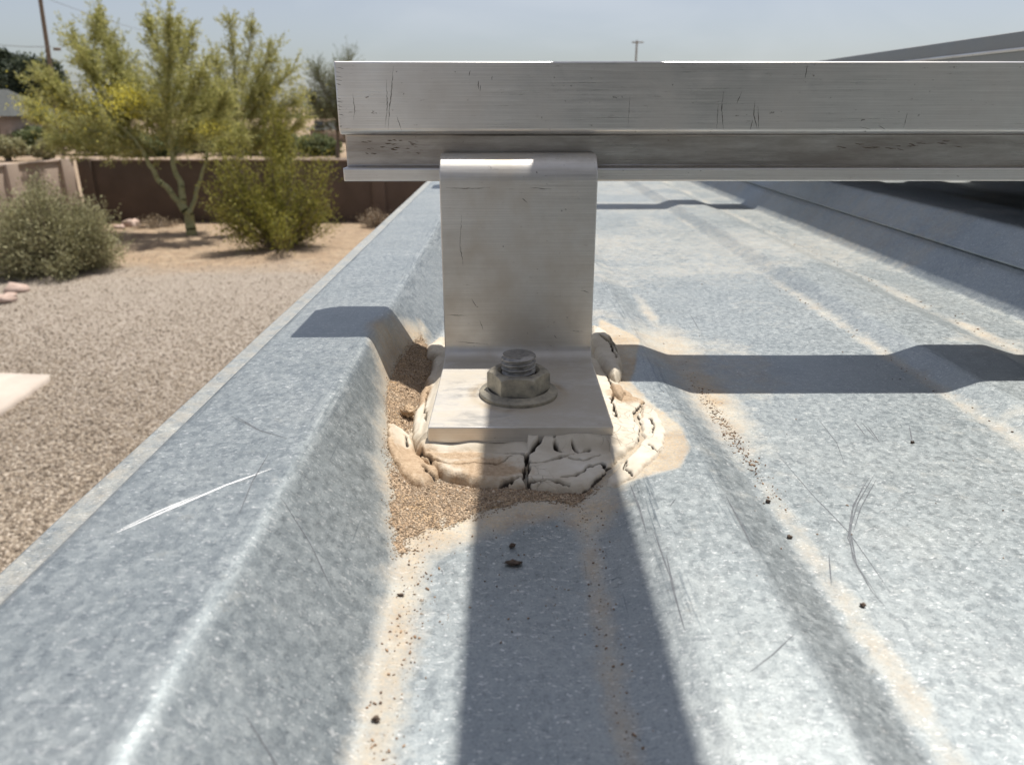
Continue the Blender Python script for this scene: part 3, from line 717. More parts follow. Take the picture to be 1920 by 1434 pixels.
ICO = None
def octa():
    v = np.array([(1, 0, 0), (-1, 0, 0), (0, 1, 0), (0, -1, 0), (0, 0, 1), (0, 0, -1)], float)
    return v, np.array([(0, 2, 4), (2, 1, 4), (1, 3, 4), (3, 0, 4), (2, 0, 5), (1, 2, 5), (3, 1, 5), (0, 3, 5)])
def ico():
    global ICO
    if ICO is None:
        t = (1 + 5 ** .5) / 2
        v = np.array([(-1, t, 0), (1, t, 0), (-1, -t, 0), (1, -t, 0), (0, -1, t), (0, 1, t), (0, -1, -t), (0, 1, -t), (t, 0, -1), (t, 0, 1), (-t, 0, -1), (-t, 0, 1)], float)
        v /= np.linalg.norm(v[0])
        f = np.array([(0, 11, 5), (0, 5, 1), (0, 1, 7), (0, 7, 10), (0, 10, 11), (1, 5, 9), (5, 11, 4), (11, 10, 2), (10, 7, 6), (7, 1, 8), (3, 9, 4), (3, 4, 2), (3, 2, 6), (3, 6, 8), (3, 8, 9), (4, 9, 5), (2, 4, 11), (6, 2, 10), (8, 6, 7), (9, 8, 1)])
        ICO = (v, f)
    return ICO
def grains(name, P, R, mat, parent=None, origin=None, flat=.9, jit=.16, smooth=False, elong=1.0, shape=ico):
    v, f = shape(); n = len(P); nv = len(v)
    V = v[None] * (1 + jit * (rng.random((n, nv, 1)) * 2 - 1))
    V = V * np.stack([1 + rng.random(n) * (elong - 1 + .25), np.ones(n), np.full(n, flat)], 1)[:, None]
    a = rng.random(n) * 6.283; c, s = np.cos(a)[:, None], np.sin(a)[:, None]
    x = V[..., 0] * c - V[..., 1] * s; y = V[..., 0] * s + V[..., 1] * c
    V = np.stack([x, y, V[..., 2]], -1) * np.asarray(R)[:, None, None] + P[:, None]
    Fc = (f[None] + (np.arange(n) * nv)[:, None, None]).reshape(-1, 3)
    return mesh_obj(name, V.reshape(-1, 3), Fc, mat, parent, origin, smooth=smooth)
def mmP(x, y, z): return np.stack([x / 1000, y / 1000, H + z / 1000], 1)
# grains on top of the drift
N = 190000
gx = rng.uniform(-50, 26, N); gy = rng.uniform(128, 300, N)
s_, z_, rz_ = sandz(gx, gy)
k = (s_ > -2.2 * rng.random(N) ** 2) & ~((gx > X0) & (gx < X1) & (gy > 187)) & (rng.random(N) < np.where(s_ > 0, .62, .45))
gx, gy, z_, rz_ = gx[k], gy[k], z_[k], rz_[k]; r = rng.uniform(.10, .25, len(gx)) * (1 + 1.1 * (rng.random(len(gx)) > .975))
k = rng.random(len(gx)) < min(1, 62000 / len(gx)); gx, gy, z_, rz_, r = gx[k], gy[k], z_[k], rz_[k], r[k]
o = grains('sand_grain', mmP(gx, gy, np.maximum(z_, rz_) + r * .35), r / 1000, M_GRAIN, sand, shape=octa, jit=.3)
o['kind'] = 'stuff'
# grains lying on the sealant front and lump
def on_main(x, y): return -87.0
# specks strewn over the roof
def specks(N, fx_, rmin, rmax, mat):
    xs_, ys_ = fx_(N); z = roofz(xs_, ys_); r = rmin + (rmax - rmin) * rng.random(N) ** 3
    return mmP(xs_, ys_, z + r * .3), r / 1000
P = []; Rr = []
def addsp(x, y, r):
    x = np.asarray(x); y = np.asarray(y); r = np.asarray(r); k = ~((x > X0 - 6) & (x < X1 + 10) & (y > 172) & (y < 262))
    x, y, r = x[k], y[k], r[k]; P.append(mmP(x, y, roofz(x, y) + r * .3)); Rr.append(r * .5 / 1000)
n = 420; yy = rng.uniform(70, 175, n); addsp(-19 + rng.normal(0, 2.2, n) - (yy > 150) * 5, yy, .12 + .4 * rng.random(n) ** 3)
n = 300; yy = rng.uniform(70, 172, n); addsp(18.5 + rng.normal(0, 1.4, n), yy, .1 + .32 * rng.random(n) ** 3)
n = 260; yy = rng.uniform(110, 172, n); addsp(rng.uniform(-20, 18, n), yy, .1 + .3 * rng.random(n) ** 3)
n = 700; yy = rng.normal(205, 22, n); addsp(65.5 + rng.normal(0, 1.6, n), yy, .12 + .38 * rng.random(n) ** 3)
n = 160; yy = rng.uniform(200, 420, n); addsp(146.5 + rng.normal(0, 1.6, n), yy, .12 + .5 * rng.random(n) ** 3)
n = 160; yy = rng.uniform(250, 600, n); addsp(202 + rng.normal(0, 2, n), yy, .15 + .6 * rng.random(n) ** 3)
n = 160; addsp(rng.uniform(25, 240, n), rng.uniform(90, 420, n), .1 + .45 * rng.random(n) ** 5)
sp_ = grains('mud_speck', np.concatenate(P), np.concatenate(Rr), M_SPECK, origin=Vector(M3(20, 150, -91)), flat=.6, jit=.45, elong=1.9)
tag(sp_, 'small dark specks of dried mud strewn along the roof ribs', 'debris', kind='stuff')
# clods large enough to pick out
CLODS = [((968, 1059), -91, (3.2, 1.1, .9), 'elongated dark dirt crumb in the shaded valley below the bracket'),
         ((966, 1026), -91, (1.1, .8, .8), 'small round crumb just above the elongated dark crumb in the valley'),
         ((1623, 1139), -91, (.95, .8, .7), 'lone dark pellet on the sunlit pan below the curved scratches'),
         ((710, 1350), -91, (1.0, .9, .8), 'dark crumb in the dusty valley edge near the bottom of the eave rib'),
         ((757, 1117), -91, (1.2, .5, .5), 'thin dark crumb in the valley beside the eave rib below the sand drift'),
         ((1446, 943), -90.8, (1.0, .8, .8), 'upper dark crumb in the orange dust right of the middle rib'),
         ((1486, 1010), -90.8, (1.0, .8, .7), 'lower dark crumb in the orange dust right of the middle rib'),
         ((1718, 832), -91, (1.0, .6, .6), 'tiny brown crumb at the foot of a short scratch on the right pan'),
         ((771, 774), -88.5, (1.9, 1.7, 1.6), 'tan pebble half buried in the sand drift left of the sealant')]
def blob(c, r, n=2):
    import bmesh
    bm = bmesh.new(); bmesh.ops.create_icosphere(bm, subdivisions=n, radius=1.0)
    from mathutils import noise
    sd_ = Vector((rng.random() * 50, rng.random() * 50, 3))
    V = []; 
    for v in bm.verts:
        d = 1 + .75 * noise.noise(v.co * 1.8 + sd_) + .4 * noise.noise(v.co * 4.5 + sd_)
        V.append((c[0] + v.co.x * r[0] * d, c[1] + v.co.y * r[1] * d, c[2] + v.co.z * r[2] * d))
    Fc = [tuple(v.index for v in f.verts) for f in bm.faces]; bm.free(); return V, Fc
for (uv, z, r, lab) in CLODS:
    x, y = mmz(*uv, z); zz = float(roofz(x, y)) + r[2] * .6 if z != -88.5 else -88.0
    V, Fc = blob((x, y, zz), [q * (.56 if z != -88.5 else 1) for q in r], 3)
    V = [M3(*p) for p in V]
    tag(mesh_obj('dirt_clod' if z != -88.5 else 'pebble', V, Fc, M_CLOD if z != -88.5 else M_DIRT, origin=Vector(M3(x, y, zz - r[2]))), lab, 'dirt clod' if z != -88.5 else 'pebble', 'loose crumbs of dirt on the roof')

# ------------------------------------------------------------------ second rail and its bracket (copies), hidden behind the first but shading the roof
def copy_tree(o, parent=None):
    c = o.copy(); COL.objects.link(c)
    if parent is not None: c.parent = parent
    for ch in list(o.children): copy_tree(ch, c)
    return c
for o_, lab in ((rail, 'second aluminium rail further up the roof, seen only by its thin shadow'), (brk, 'second foot bracket carrying the far rail'), (nut_t, 'second flange nut and stud on the far bracket')):
    c = o_.copy(); COL.objects.link(c)
    for ch in list(o_.children):
        if ch.name.startswith('scratch'): continue
        d = ch.copy(); COL.objects.link(d); d.parent = c
    c.location.y += .481; c['label'] = lab

# unseen overhead bar, added to throw the long band of shade on the valley (out of frame above)
BZ0, BZ1 = 168, 192
bx0 = -8.6 + KX * (BZ1 + 91); bw = 27.5 + KX * (BZ0 + 91) - bx0
bar = thing('added_shade_bar', 'unseen square bar added above the bracket to shade the valley', 'strut', M3(bx0 + 15, -700, -91))
def boxmm(name, x0, x1, y0, y1, z0, z1, mat, parent, bev=.001):
    o = box(name, x0 / 1000, x1 / 1000, y0 / 1000, y1 / 1000, H + z0 / 1000, H + z1 / 1000, mat, parent); bevel(o, bev); return o
boxmm('shade_bar_tube', bx0, bx0 + bw, -720, 302, BZ0, BZ1, M_FRM, bar)
boxmm('post', bx0 + 2, bx0 + 27, -718, -690, -88, BZ0 - .3, M_FRM, bar)  # support made up for the unseen bar
boxmm('base_plate', bx0 - 14, bx0 + 44, -735, -672, -91, -88, M_FRM, bar)

# ------------------------------------------------------------------ solar panel on the rails
panel = thing('solar_panel', 'framed solar panel on the rails at the right, shading the roof under it', 'solar panel', M3(1070, 610, 13.6))
PX0, PX1, PY0, PY1 = 261, 1880, 228, 985
M_BACK = mat_plain('panel_backsheet', (.02, .02, .022), (.035, .035, .04), 5, .6)
M_CELL = mat_plain('panel_glass', (.012, .016, .035), (.02, .025, .05), 8, .12)
def side(x0, x1, y0, y1, nm='frame_bar'):
    boxmm(nm, x0, x1, y0, y1, 13.7, 36, M_FRM, panel, .0006)
side(PX0, PX0 + 9, PY0, PY1); side(PX1 - 9, PX1, PY0, PY1); side(PX0 + 9.05, PX1 - 9.05, PY0, PY0 + 9); side(PX0 + 9.05, PX1 - 9.05, PY1 - 9, PY1)
boxmm('frame_ledge', PX0 - 1.2, PX0 - .02, PY0, PY1, 26.5, 28.2, M_RAIL, panel, .0003)
boxmm('backsheet', PX0 + 9.1, PX1 - 9.1, PY0 + 9.1, PY1 - 9.1, 27, 31, M_BACK, panel)
boxmm('glass', PX0 + 9.1, PX1 - 9.1, PY0 + 9.1, PY1 - 9.1, 31.1, 34.6, M_CELL, panel)

c = copy_tree(panel); c.location.y += .802; c['label'] = 'far solar panel, next row behind the near panel across a narrow sunlit gap'
panel['group'] = c['group'] = 'solar panels on the roof'
for dy_, lab in ((.481, 'third aluminium rail under the near edge of the far panel'), (.962, 'fourth aluminium rail under the far edge of the far panel')):
    q = rail.copy(); COL.objects.link(q); q.location.y += .481 + dy_; q['label'] = lab
    d = rail.children[0].copy(); COL.objects.link(d); d.parent = q

# ------------------------------------------------------------------ yard
# gravel as loose stones
def gravel():
    P = []; 
    n = 60000
    v = 455 + (1434 - 455) * rng.random(n * 3) ** 1.0
    u = rng.uniform(-60, 720, n * 3)
    keep = (u < (1110 - v) / .93 + 40) & (v < 1190)
    u, v = u[keep], v[keep]
    yc = -(v - 717) / F; t = -H / (-SP + yc * CP); x = (u - 960) / F * t; y = (CP + yc * SP) * t
    k = rng.random(len(x)) < np.clip(1.25 - (y - 4) / 12, .05, 1); x, y = x[k], y[k]
    x, y = x[:42000], y[:42000]; r = .0045 + .014 * rng.random(len(x)) ** 1.6
    return np.stack([x, y, r * .35], 1), r
Pg, Rg = gravel()
gm = mat_island('gravel_stones', [(0, (.10, .075, .052)), (.3, (.235, .185, .135)), (.65, (.36, .295, .22)), (1, (.52, .445, .36))])
go = grains('gravel', Pg, Rg, gm, flat=.65, jit=.28); tag(go, 'loose grey brown gravel covering the yard beside the roof', 'gravel', kind='stuff')

# concrete slab
sl = [gnd(-260, 700), gnd(103, 713), gnd(-20, 800), gnd(-330, 850)]
V = [(p.x, p.y, 0) for p in sl] + [(p.x, p.y, .09) for p in sl]
slab = mesh_obj('concrete_slab', V, [(4, 5, 6, 7), (0, 4, 7, 3), (3, 7, 6, 2), (2, 6, 5, 1), (1, 5, 4, 0)][:5], mat_plain('pale_concrete', (.52, .44, .37), (.62, .54, .46), 3, .9, .002, 60), origin=Vector((sl[1].x - 1, sl[1].y, 0)), smooth=False)
tag(slab, 'pale pinkish concrete slab in the gravel at the left edge', 'slab')

# block wall
def wall(name, a, b, th, h, mat, label, cat, capz=.06, pil=()):
    a = Vector(a); b = Vector(b); d = (b - a).normalized(); nrm = Vector((-d.y, d.x, 0))
    root = thing(name, label, cat, ((a + b) / 2)[:])
    def slabp(nm, p, q, t, z0, z1, m):
        c = [p - nrm * t / 2, q - nrm * t / 2, q + nrm * t / 2, p + nrm * t / 2]
        V = [(x.x, x.y, z0) for x in c] + [(x.x, x.y, z1) for x in c]
        o = mesh_obj(nm, V, [(3, 2, 1, 0), (4, 5, 6, 7), (0, 1, 5, 4), (1, 2, 6, 5), (2, 3, 7, 6), (3, 0, 4, 7)], m, root, smooth=False); bevel(o, .008)
    slabp('wall_panel', a, b, th, 0, h, mat)
    slabp('cap', a - d * .02, b + d * .02, th + .06, h + .001, h + capz, M_CAP)
    for k in pil:
        p = a + (b - a) * k; slabp('pilaster', p - d * .2, p + d * .2, th + .2, 0, h + capz + .02, mat)
M_CAP = mat_plain('wall_cap', (.34, .26, .20), (.42, .33, .26), 3, .95, .003, 40)
yw = 23.7; cx_ = -12.85
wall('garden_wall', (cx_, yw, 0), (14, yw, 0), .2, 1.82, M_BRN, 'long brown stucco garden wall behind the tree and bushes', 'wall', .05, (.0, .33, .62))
M_TANW = mat_plain('tan_block', (.40, .31, .25), (.48, .385, .31), 1.5, .95, .01, 30)
wall('garden_wall', (cx_ - .35, yw - .25, 0), (-14.6, 15.5, 0), .2, 1.85, M_TANW, 'sunlit tan side wall at the far left meeting the brown wall', 'wall', .05, (.05, .3, .55, .8))

# --- plants
def tubes(segs, n=6):
    V = []; Fc = []
    for p0, p1, r0, r1 in segs:
        d = (p1 - p0);
        if d.length < 1e-6: continue
        q = d.to_track_quat('Z', 'Y'); b = len(V)
        for p, r in ((p0, r0), (p1, r1)):
            for k in range(n):
                a = 2 * math.pi * k / n; V.append(tuple(p + q @ Vector((r * math.cos(a), r * math.sin(a), 0))))
        for k in range(n): Fc.append((b + k, b + (k + 1) % n, b + n + (k + 1) % n, b + n + k))
    return V, Fc
def leaves(P, D, L, W):
    """quads at P along direction D"""
    P = np.asarray(P); D = np.asarray(D); n = len(P)
    D = D / (np.linalg.norm(D, axis=1)[:, None] + 1e-9)
    S = np.cross(D, rng.normal(size=(n, 3))); S /= np.linalg.norm(S, axis=1)[:, None] + 1e-9
    L = np.asarray(L)[:, None]; W = np.asarray(W)[:, None]
    V = np.stack([P, P + D * L * .5 + S * W * .5, P + D * L, P + D * L * .5 - S * W * .5], 1).reshape(-1, 3)
    return V, np.arange(n * 4).reshape(-1, 4)
M_PV = mat_island('palo_verde_leaf', [(0, (.26, .27, .085)), (.5, (.43, .42, .14)), (1, (.60, .57, .25))], .7, transl=.45)
M_PV2 = mat_island('mesquite_leaf', [(0, (.09, .12, .05)), (.5, (.17, .20, .085)), (1, (.25, .27, .12))], .7, transl=.3)
M_FLOW = mat_island('yellow_blossom', [(0, (.60, .52, .05)), (.6, (.72, .64, .08)), (1, (.80, .74, .18))], .7, transl=.3)
M_SAGE = mat_island('sage_leaf', [(0, (.19, .18, .085)), (.5, (.35, .335, .18)), (1, (.50, .47, .28))], .8, transl=.2)
M_CREO = mat_island('creosote_leaf', [(0, (.12, .125, .02)), (.5, (.24, .235, .04)), (1, (.42, .38, .08))], .7, transl=.3)
M_DARK = mat_island('dark_tree_leaf', [(0, (.025, .04, .025)), (.6, (.055, .075, .04)), (1, (.10, .12, .06))], .7, transl=.2)
M_GREENB = mat_plain('green_bark', (.22, .23, .10), (.36, .35, .19), 8, .8, .003, 60)
M_BARK = mat_plain('grey_bark', (.13, .10, .075), (.24, .19, .14), 8, .9, .004, 60)

def nrand(s=1.0): return Vector(rng.normal(size=3) * s)
def plume_tree(name, label, base_px, depth, limbs, plumes, leafmat, barkmat, blossoms=(), dens=1.0, group=None, spread=.55, r0=.11, yb=None):
    """limbs / plumes given as pixel polylines at this tree's own distance"""
    b = gnd(*base_px); yb = b.y
    T = thing(name, label, 'tree', b[:], group)
    segs = []
    def w3(u, v, dy): return aty(u, v, yb + dy)
    nodes = []
    for pl, ra, rb, dy in limbs:
        pts = [w3(u, v, dy * k / max(1, len(pl) - 1)) for k, (u, v) in enumerate(pl)]
        n = len(pts) - 1
        for k in range(n):
            a, c = pts[k], pts[k + 1]; m_ = 3
            prev = a
            for q in range(1, m_ + 1):
                nx_ = a.lerp(c, q / m_) + (nrand(.02) if q < m_ else Vector())
                f0 = (k + (q - 1) / m_) / n; f1 = (k + q / m_) / n
                segs.append((prev, nx_, ra + (rb - ra) * f0, ra + (rb - ra) * f1)); prev = nx_; nodes.append(nx_)
    V, Fc = tubes(segs, 7); mesh_obj('trunk', V, Fc, barkmat, T)
    P = []; D = []; tw = []
    for (a, c, wd, cnt) in plumes:
        dy = rng.uniform(-1.3, 1.3)
        A = w3(*a, dy * .5); C = w3(*c, dy); ax = C - A; L = ax.length; ax.normalize()
        near = min(nodes, key=lambda q: (q - A).length); tw.append((near, A, .022, .016)); tw.append((A, C, .016, .005))
        W = wd / F * yb
        for k in range(int(cnt * dens * 1.45)):
            t = rng.random() ** .8; p = A + ax * (L * t)
            dr = (ax * .9 + nrand(spread)).normalized(); ln = W * rng.uniform(.45, 1.15) * (1.15 - .55 * t)
            q = p + dr * ln + Vector((0, 0, .12 * ln)); tw.append((p, q, .006, .003))
            nl = 26
            for j in range(nl):
                s = rng.random() ** .75; pp = p.lerp(q, s) + nrand(.03); P.append(pp[:]); D.append((dr + nrand(.55))[:])
    n = len(P); V, Fc = leaves(P, D, rng.uniform(.06, .15, n), rng.uniform(.016, .034, n))
    cr = mesh_obj('crown', V, Fc, leafmat, T, smooth=False)
    V, Fc = tubes(tw, 3); mesh_obj('twigs', V, Fc, barkmat, T)
    if blossoms:
        P = []; D = []
        for (u, v), ru, cnt in blossoms:
            c = w3(u, v, -.9); R_ = ru / F * yb
            for k in range(cnt):
                P.append((c + Vector((rng.normal() * R_, rng.normal() * .5, rng.normal() * R_ * .6)))[:]); D.append(rng.normal(size=3))
        n = len(P); V, Fc = leaves(P, D, rng.uniform(.03, .07, n), rng.uniform(.02, .045, n)); mesh_obj('blossom', V, Fc, M_FLOW, T, smooth=False)
    return T
pl = [((380, 285), (430, 180), 60, 60), ((370, 270), (400, 180), 60, 60), ((390, 290), (450, 260), 50, 50), ((340, 285), (380, 200), 60, 50), ((210, 285), (250, 200), 60, 50), ((300, 260), (190, 40), 62, 60), ((270, 250), (140, 70), 62, 60), ((320, 250), (325, 45), 60, 75), ((330, 200), (290, 40), 48, 50), ((330, 200), (365, 60), 48, 50),
      ((240, 260), (90, 150), 65, 70), ((230, 270), (80, 220), 60, 70), ((280, 270), (160, 230), 70, 70), ((300, 250), (230, 130), 66, 70), ((340, 260), (270, 180), 70, 60),
      ((330, 250), (390, 130), 55, 60), ((250, 240), (215, 90), 56, 55), ((270, 280), (110, 265), 50, 50), ((340, 280), (400, 230), 55, 55), ((300, 290), (220, 250), 55, 50),
      ((150, 220), (110, 170), 40, 30), ((200, 180), (165, 110), 45, 36), ((330, 290), (300, 200), 60, 60), ((350, 150), (340, 50), 30, 20), ((180, 120), (195, 25), 30, 26), ((120, 250), (65, 200), 40, 40)]
plume_tree('palo_verde_tree', 'feathery yellow green desert tree with forked green trunk in front of the brown wall', (367, 440), 0,
           [([(367, 442), (362, 400), (345, 380)], .15, .11, 0), ([(345, 380), (320, 350), (300, 330), (282, 295), (262, 262), (215, 220), (170, 150)], .085, .03, -.3),
            ([(350, 385), (348, 350), (335, 320), (325, 270), (322, 200), (325, 100)], .10, .02, .4), ([(362, 400), (375, 360), (395, 300), (400, 230)], .07, .02, .5),
            ([(325, 270), (345, 230), (365, 150), (370, 90)], .05, .015, .3), ([(262, 262), (180, 245), (110, 220)], .04, .015, -.4)],
           pl, M_PV, M_GREENB, blossoms=[((240, 190), 24, 800), ((255, 175), 12, 350), ((150, 205), 35, 420), ((408, 240), 12, 320), ((90, 200), 22, 200), ((290, 190), 14, 150)], dens=1.25)
pl = [((450, 230), (440, 40), 45, 60), ((455, 230), (480, 50), 42, 50), ((460, 220), (520, 90), 55, 60), ((455, 240), (555, 130), 55, 60), ((450, 250), (410, 110), 48, 60),
      ((460, 260), (560, 190), 60, 70), ((460, 280), (570, 235), 55, 60), ((450, 270), (400, 190), 50, 50), ((470, 250), (500, 160), 60, 70), ((450, 290), (430, 230), 55, 50), ((470, 290), (530, 250), 50, 50)]
plume_tree('palo_verde_tree', 'second feathery tree rising just behind the brown wall, right of the forked one', (470, 398), 0,
           [([(470, 398), (462, 330), (455, 260), (448, 180), (445, 80)], .12, .02, 0), ([(458, 290), (500, 220), (530, 150)], .06, .02, .4), ([(455, 260), (430, 200), (412, 130)], .05, .015, .3)],
           pl, M_PV, M_GREENB, blossoms=[((540, 185), 26, 250)], dens=1.1)
pl = [((640, 230), (600, 130), 50, 60), ((640, 230), (660, 110), 50, 60), ((640, 240), (700, 150), 50, 60), ((630, 250), (590, 180), 45, 60), ((640, 250), (640, 150), 55, 70), ((650, 260), (690, 200), 55, 60)]
plume_tree('mesquite_tree', 'dark green distant tree just left of the rail end', (640, 296), 0,
           [([(640, 296), (640, 250), (645, 160)], .16, .05, 0)], pl, M_PV2, M_BARK, dens=3.2, spread=.9)

def bush(name, label, base_px, rx, h, leafmat, barkmat, nst, per, ll, lw, seed, squash=1.0, lean=0.0, cat='bush', lvar=(.62, .5), clumps=0, low=.1):
    b = gnd(*base_px); T = thing(name, label, cat, b[:])
    segs = []; P = []; D = []
    CL = [(rng.random() * 6.283, math.acos(1 - rng.random() * (1 - low)), lvar[0] + lvar[1] * rng.random()) for _ in range(clumps)]
    for k in range(nst):
        a = rng.random() * 6.283; el = math.acos(1 - rng.random() * (1 - low)); lenf = 1.0     # even over the dome
        if clumps:
            a, el, lenf = CL[k % clumps]; a += rng.normal() * .22; el = abs(el + rng.normal() * .16)
        tip = Vector((math.cos(a) * math.sin(el) * rx, math.sin(a) * math.sin(el) * rx * squash, .08 * h + math.cos(el) * h * .92)) * (.80 + .22 * rng.random() + .10 * math.sin(5 * a + seed)) * lenf
        tip += Vector((lean * tip.z, 0, 0))
        st = Vector((rng.normal() * .06, rng.normal() * .06, 0)); mid = st.lerp(tip, .5) + nrand(.05) + Vector((0, 0, -.06 * h))
        segs.append((b + st, b + mid, .016, .009)); segs.append((b + mid, b + tip, .009, .003))
        for j in range(per):
            s = .35 + .68 * rng.random() ** .6; q = (mid.lerp(tip, (s - .5) * 2) if s > .5 else st.lerp(mid, s * 2)) + nrand(.05 + .06 * rx * rng.random())
            P.append((b + q)[:]); D.append((tip.normalized() + nrand(.5))[:])
    V, Fc = tubes(segs, 4); mesh_obj('stems', V, Fc, barkmat, T)
    n = len(P); V, Fc = leaves(P, D, rng.uniform(.6, 1.3, n) * ll, rng.uniform(.6, 1.3, n) * lw); mesh_obj('foliage', V, Fc, leafmat, T, smooth=False)
bush('sage_bush', 'rounded grey green bush at the left edge of the yard', (116, 508), 1.36, 1.85, M_SAGE, M_BARK, 560, 75, .06, .03, 1, low=.12, lvar=(.88, .2), clumps=110)
bush('creosote_bush', 'dark yellow green bush right of the forked tree trunk', (530, 466), 1.75, 2.45, M_CREO, M_BARK, 230, 100, .07, .03, 2, low=.3, clumps=19, lvar=(.55, .62))
bush('creosote_bush', 'tall narrow sprig of green shrub above the creosote bush', (545, 440), .55, 3.1, M_CREO, M_BARK, 110, 80, .06, .03, 3, low=.8, clumps=9, lvar=(.9, .25))
bush('dry_bush', 'low dry tan bush beside the roof edge', (712, 425), .55, .5, mat_island('dry_leaf', [(0, (.22, .16, .10)), (1, (.42, .34, .24))], .9), M_BARK, 60, 30, .05, .02, 4)
bush('dry_bush', 'small dry scrub on the sand left of the tree foot', (300, 425), .7, .25, mat_island('dry_leaf_b', [(0, (.20, .15, .09)), (1, (.38, .30, .20))], .9), M_BARK, 50, 30, .05, .02, 5)

def round_tree(name, label, base_px, cpx, rpx, mat, n=9000, cat='tree'):
    b = gnd(*base_px); T = thing(name, label, cat, b[:]); yb = b.y
    tips = []; segs = []; P = []; D = []
    top = aty(cpx[0], cpx[1], yb); R1 = rpx[0] / F * yb; R2 = rpx[1] / F * yb
    segs.append((b, top, .22, .08))
    for k in range(26):
        d = nrand(1).normalized(); c = top + Vector((d.x * R1 * .75, d.y * R1 * .6, d.z * R2 * .75)); segs.append((b.lerp(top, .7), c, .06, .02)); tips.append((c, rng.uniform(.22, .42)))
    for k in range(n):
        c, rr = tips[int(rng.integers(len(tips)))]; q = nrand(1).normalized() * (rng.random() ** .4); P.append((c + Vector((q.x * R1 * rr * 1.2, q.y * R1 * rr, q.z * R2 * rr * 1.2)))[:]); D.append(rng.normal(size=3))
    V, Fc = tubes(segs, 5); mesh_obj('trunk', V, Fc, M_BARK, T)
    s = yb / 45; V, Fc = leaves(P, D, rng.uniform(.14, .28, n) * s, rng.uniform(.08, .16, n) * s); mesh_obj('crown', V, Fc, mat, T, smooth=False)
round_tree('dark_tree', 'dark rounded tree at the far left edge beside the house', (25, 275), (25, 140), (32, 38), M_DARK, 7000)
round_tree('dark_tree', 'dark shady tree behind the left side of the feathery tree', (90, 282), (88, 195), (55, 78), M_DARK, 12000)
round_tree('dark_tree', 'dark shrub by the far house wall below the feathery crown', (60, 290), (70, 262), (45, 24), M_PV2, 5000)
for i_, (u_, v_, c_, r_, lab_) in enumerate([(25, 302, (25, 275), (26, 16), 'grey green far shrub at the left edge above the side wall'), (95, 300, (92, 280), (22, 14), 'grey green far shrub beside the pole foot'),
        (200, 290, (200, 262), (60, 24), 'low far hedge behind the feathery crown at left'), (380, 285, (385, 258), (70, 26), 'low far hedge between the two feathery trees'),
        (520, 290, (530, 262), (60, 22), 'low far hedge right of the second feathery tree'),
        (300, 292, (295, 270), (60, 20), 'low grey far hedge seen through the forked trunk'), (450, 290, (455, 268), (50, 20), 'low grey far hedge behind the second feathery trunk'), (600, 292, (605, 272), (42, 16), 'low far hedge left of the rail end')]):
    round_tree('far_shrub', lab_, (u_, v_), c_, r_, M_SAGE if i_ < 2 else M_PV2, 6000, 'shrub')
P = []; D = []
for u_ in range(-160, 860, 9):
    hh_ = 13 + 9 * float(vn(u_, 0, 60, 77)) + 5 * float(vn(u_, 0, 22, 78)); yb = gnd(u_, 222).y + rng.uniform(-8, 8)
    c = aty(u_, 226 - hh_ * .8, yb)
    for k in range(260):
        q = nrand(1).normalized() * rng.random() ** .4; P.append((c.x + q.x * 1.6, yb + q.y * 2, max(.1, c.z + q.z * (hh_ + 8) / F * yb))); D.append(rng.normal(size=3))
n = len(P); V, Fc = leaves(P, D, rng.uniform(.4, .8, n), rng.uniform(.25, .5, n))
tag(mesh_obj('distant_wood', V, Fc, M_PV2, smooth=False), 'hazy dark line of distant trees along the horizon', 'trees', kind='stuff')
# house at the far left
def pbox(name, u0, u1, v0, v1, yv, depth, mat, parent):
    a = aty(u0, v1, yv); c = aty(u1, v0, yv)
    return box(name, a.x, c.x, yv, yv + depth, max(0, a.z), c.z, mat, parent)
M_ROOFG = mat_plain('grey_shingle', (.06, .065, .06), (.10, .105, .10), 5, .9, .02, 20)
def house(label, u0, u1, vb, ve, vr, mat):
    yb = gnd((u0 + u1) / 2, vb).y
    a = aty(u0, vb, yb); c = aty(u1, ve, yb); t = aty((u0 + u1) / 2, vr, yb + 3)
    T = thing('house', label, 'house', ((a.x + c.x) / 2, yb + 3, 0))
    box('wall', a.x, c.x, yb, yb + 6, 0, c.z, mat, T)
    V = [(a.x - .5, yb - .5, c.z), (c.x + .5, yb - .5, c.z), (c.x + .5, yb + 6.5, c.z), (a.x - .5, yb + 6.5, c.z), (a.x + 1.5, yb + 3, t.z), (c.x - 1.5, yb + 3, t.z)]
    mesh_obj('roof', V, [(0, 1, 5, 4), (1, 2, 5), (2, 3, 4, 5), (3, 0, 4), (3, 2, 1, 0)], M_ROOFG, T, smooth=False)
    w_ = mat_plain('window_glass', (.03, .035, .04), (.05, .055, .06), 3, .1)
    n = 3
    for k in range(n):
        xx = a.x + (c.x - a.x) * (k + .5) / n
        f = box('window', xx - .5, xx + .5, yb - .05, yb - .002, 1.0, 2.1, M_CAP, T)
        box('pane', xx - .42, xx + .42, yb - .07, yb - .052, 1.08, 2.02, w_, f, origin=f.parent.location)
house('tan house with grey roof at the far left edge', -150, 24, 292, 218, 168, M_TANW)
house('pale low house beyond the wall left of the rail end', 590, 700, 268, 243, 226, M_TANW)
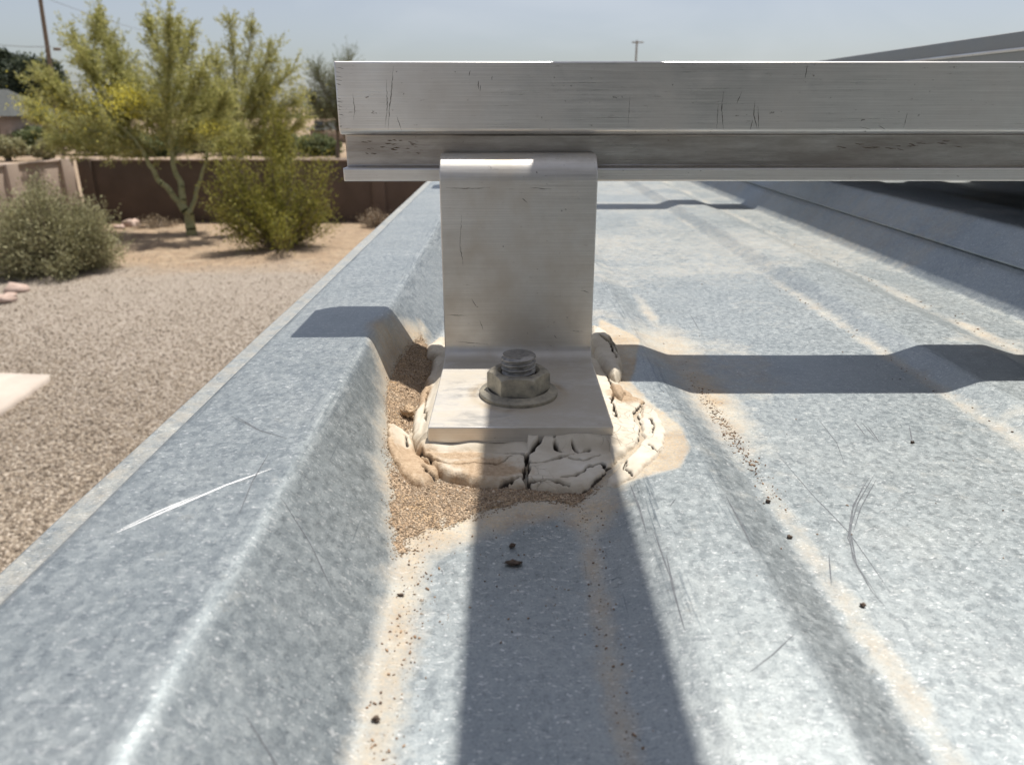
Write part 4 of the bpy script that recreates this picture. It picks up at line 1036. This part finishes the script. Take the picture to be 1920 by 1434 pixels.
# rocks
M_ROCK = mat_plain('pink_rock', (.42, .30, .24), (.58, .45, .38), 6, .9, .01, 30)
for (u, v, r, lab) in [((38), 546, .17, 'larger pink rock lying on the gravel below the sage bush'), (15, 566, .16, 'flat pink rock at the left edge on the gravel'), (28, 556, .09, 'small pink rock between the two larger rocks'),
                       (255, 424, .22, 'pale rock at the foot of the brown wall left of the trunk'), (232, 428, .12, 'small rock beside the pale rock near the wall foot')]:
    p = gnd(u, v); V, Fc = blob((p.x, p.y, r * .35), (r * 1.3, r, r * .55)); tag(mesh_obj('rock', V, Fc, M_ROCK, origin=Vector((p.x, p.y, 0)), smooth=False), lab, 'rock', 'rocks on the yard')
# utility poles and wires
def pole(label, u, vtop, vbase, r, lean, arms, ext=0):
    b = gnd(u, vbase); yb = b.y; top = aty(u, vtop, yb); ht = top.z + ext
    T = thing('utility_pole', label, 'pole', b[:])
    V, Fc = tubes([(b, Vector((b.x + lean * ht, yb, ht)), r * 1.25, r)], 10); mesh_obj('post', V, Fc, M_BARK, T)
    for z, L in arms:
        x = b.x + lean * z; box('crossarm', x - L, x + L, yb - .17, yb - .05, z - .06, z + .06, M_BARK, T)
        for sx in (-.85, -.35, .35, .85):
            V, Fc = tubes([(Vector((x + sx * L, yb - .11, z + .06)), Vector((x + sx * L, yb - .11, z + .22)), .045, .03)], 6); mesh_obj('insulator', V, Fc, M_CAP, T)
    return b
# near pole at the left: seen from its foot behind the crown to the top edge
bp = gnd(128, 292); zt = aty(85, -60, bp.y).z
T = thing('utility_pole', 'tall dark wooden pole crossing the top left corner', 'pole', bp[:])
tp = aty(80, -30, bp.y)
V, Fc = tubes([(bp, tp, .17, .13)], 10); mesh_obj('post', V, Fc, M_BARK, T)
a = aty(112, 92, bp.y - .2); box('bracket_arm', a.x - .05, a.x + .35, bp.y - .35, bp.y - .1, a.z - .12, a.z + .06, M_BARK, T)
M_WIRE = mat_plain('wire', (.12, .12, .12), (.16, .16, .16), 2, .6)
def wire(label, pa, pb, sag, r=.018):
    segs = []; prev = pa
    for k in range(1, 17):
        t = k / 16; q = pa.lerp(pb, t) - Vector((0, 0, sag * 4 * t * (1 - t))); segs.append((prev, q, r, r)); prev = q
    V, Fc = tubes(segs, 4); tag(mesh_obj('overhead_wire', V, Fc, M_WIRE, origin=pa), label, 'wire')
wire('thin wire running left from the tall pole', aty(106, 88, bp.y - .2), aty(-120, 60, bp.y - 4), .3, .02)
wire('upper thin wire running right from the tall pole top', aty(86, -6, bp.y - .2), aty(420, 80, bp.y + 60), .8, .016)
pole('small distant pole with a crossarm above the rail', 1193, 76, 226, .2, 0, ())
bq = gnd(1193, 226); tz = aty(1193, 80, bq.y).z
Tq = [o for o in COL.objects if o.name.startswith('utility_pole')][-1]
box('crossarm', bq.x - 1.3, bq.x + 1.6, bq.y - .4, bq.y - .22, tz - .15, tz + .12, M_BARK, Tq)
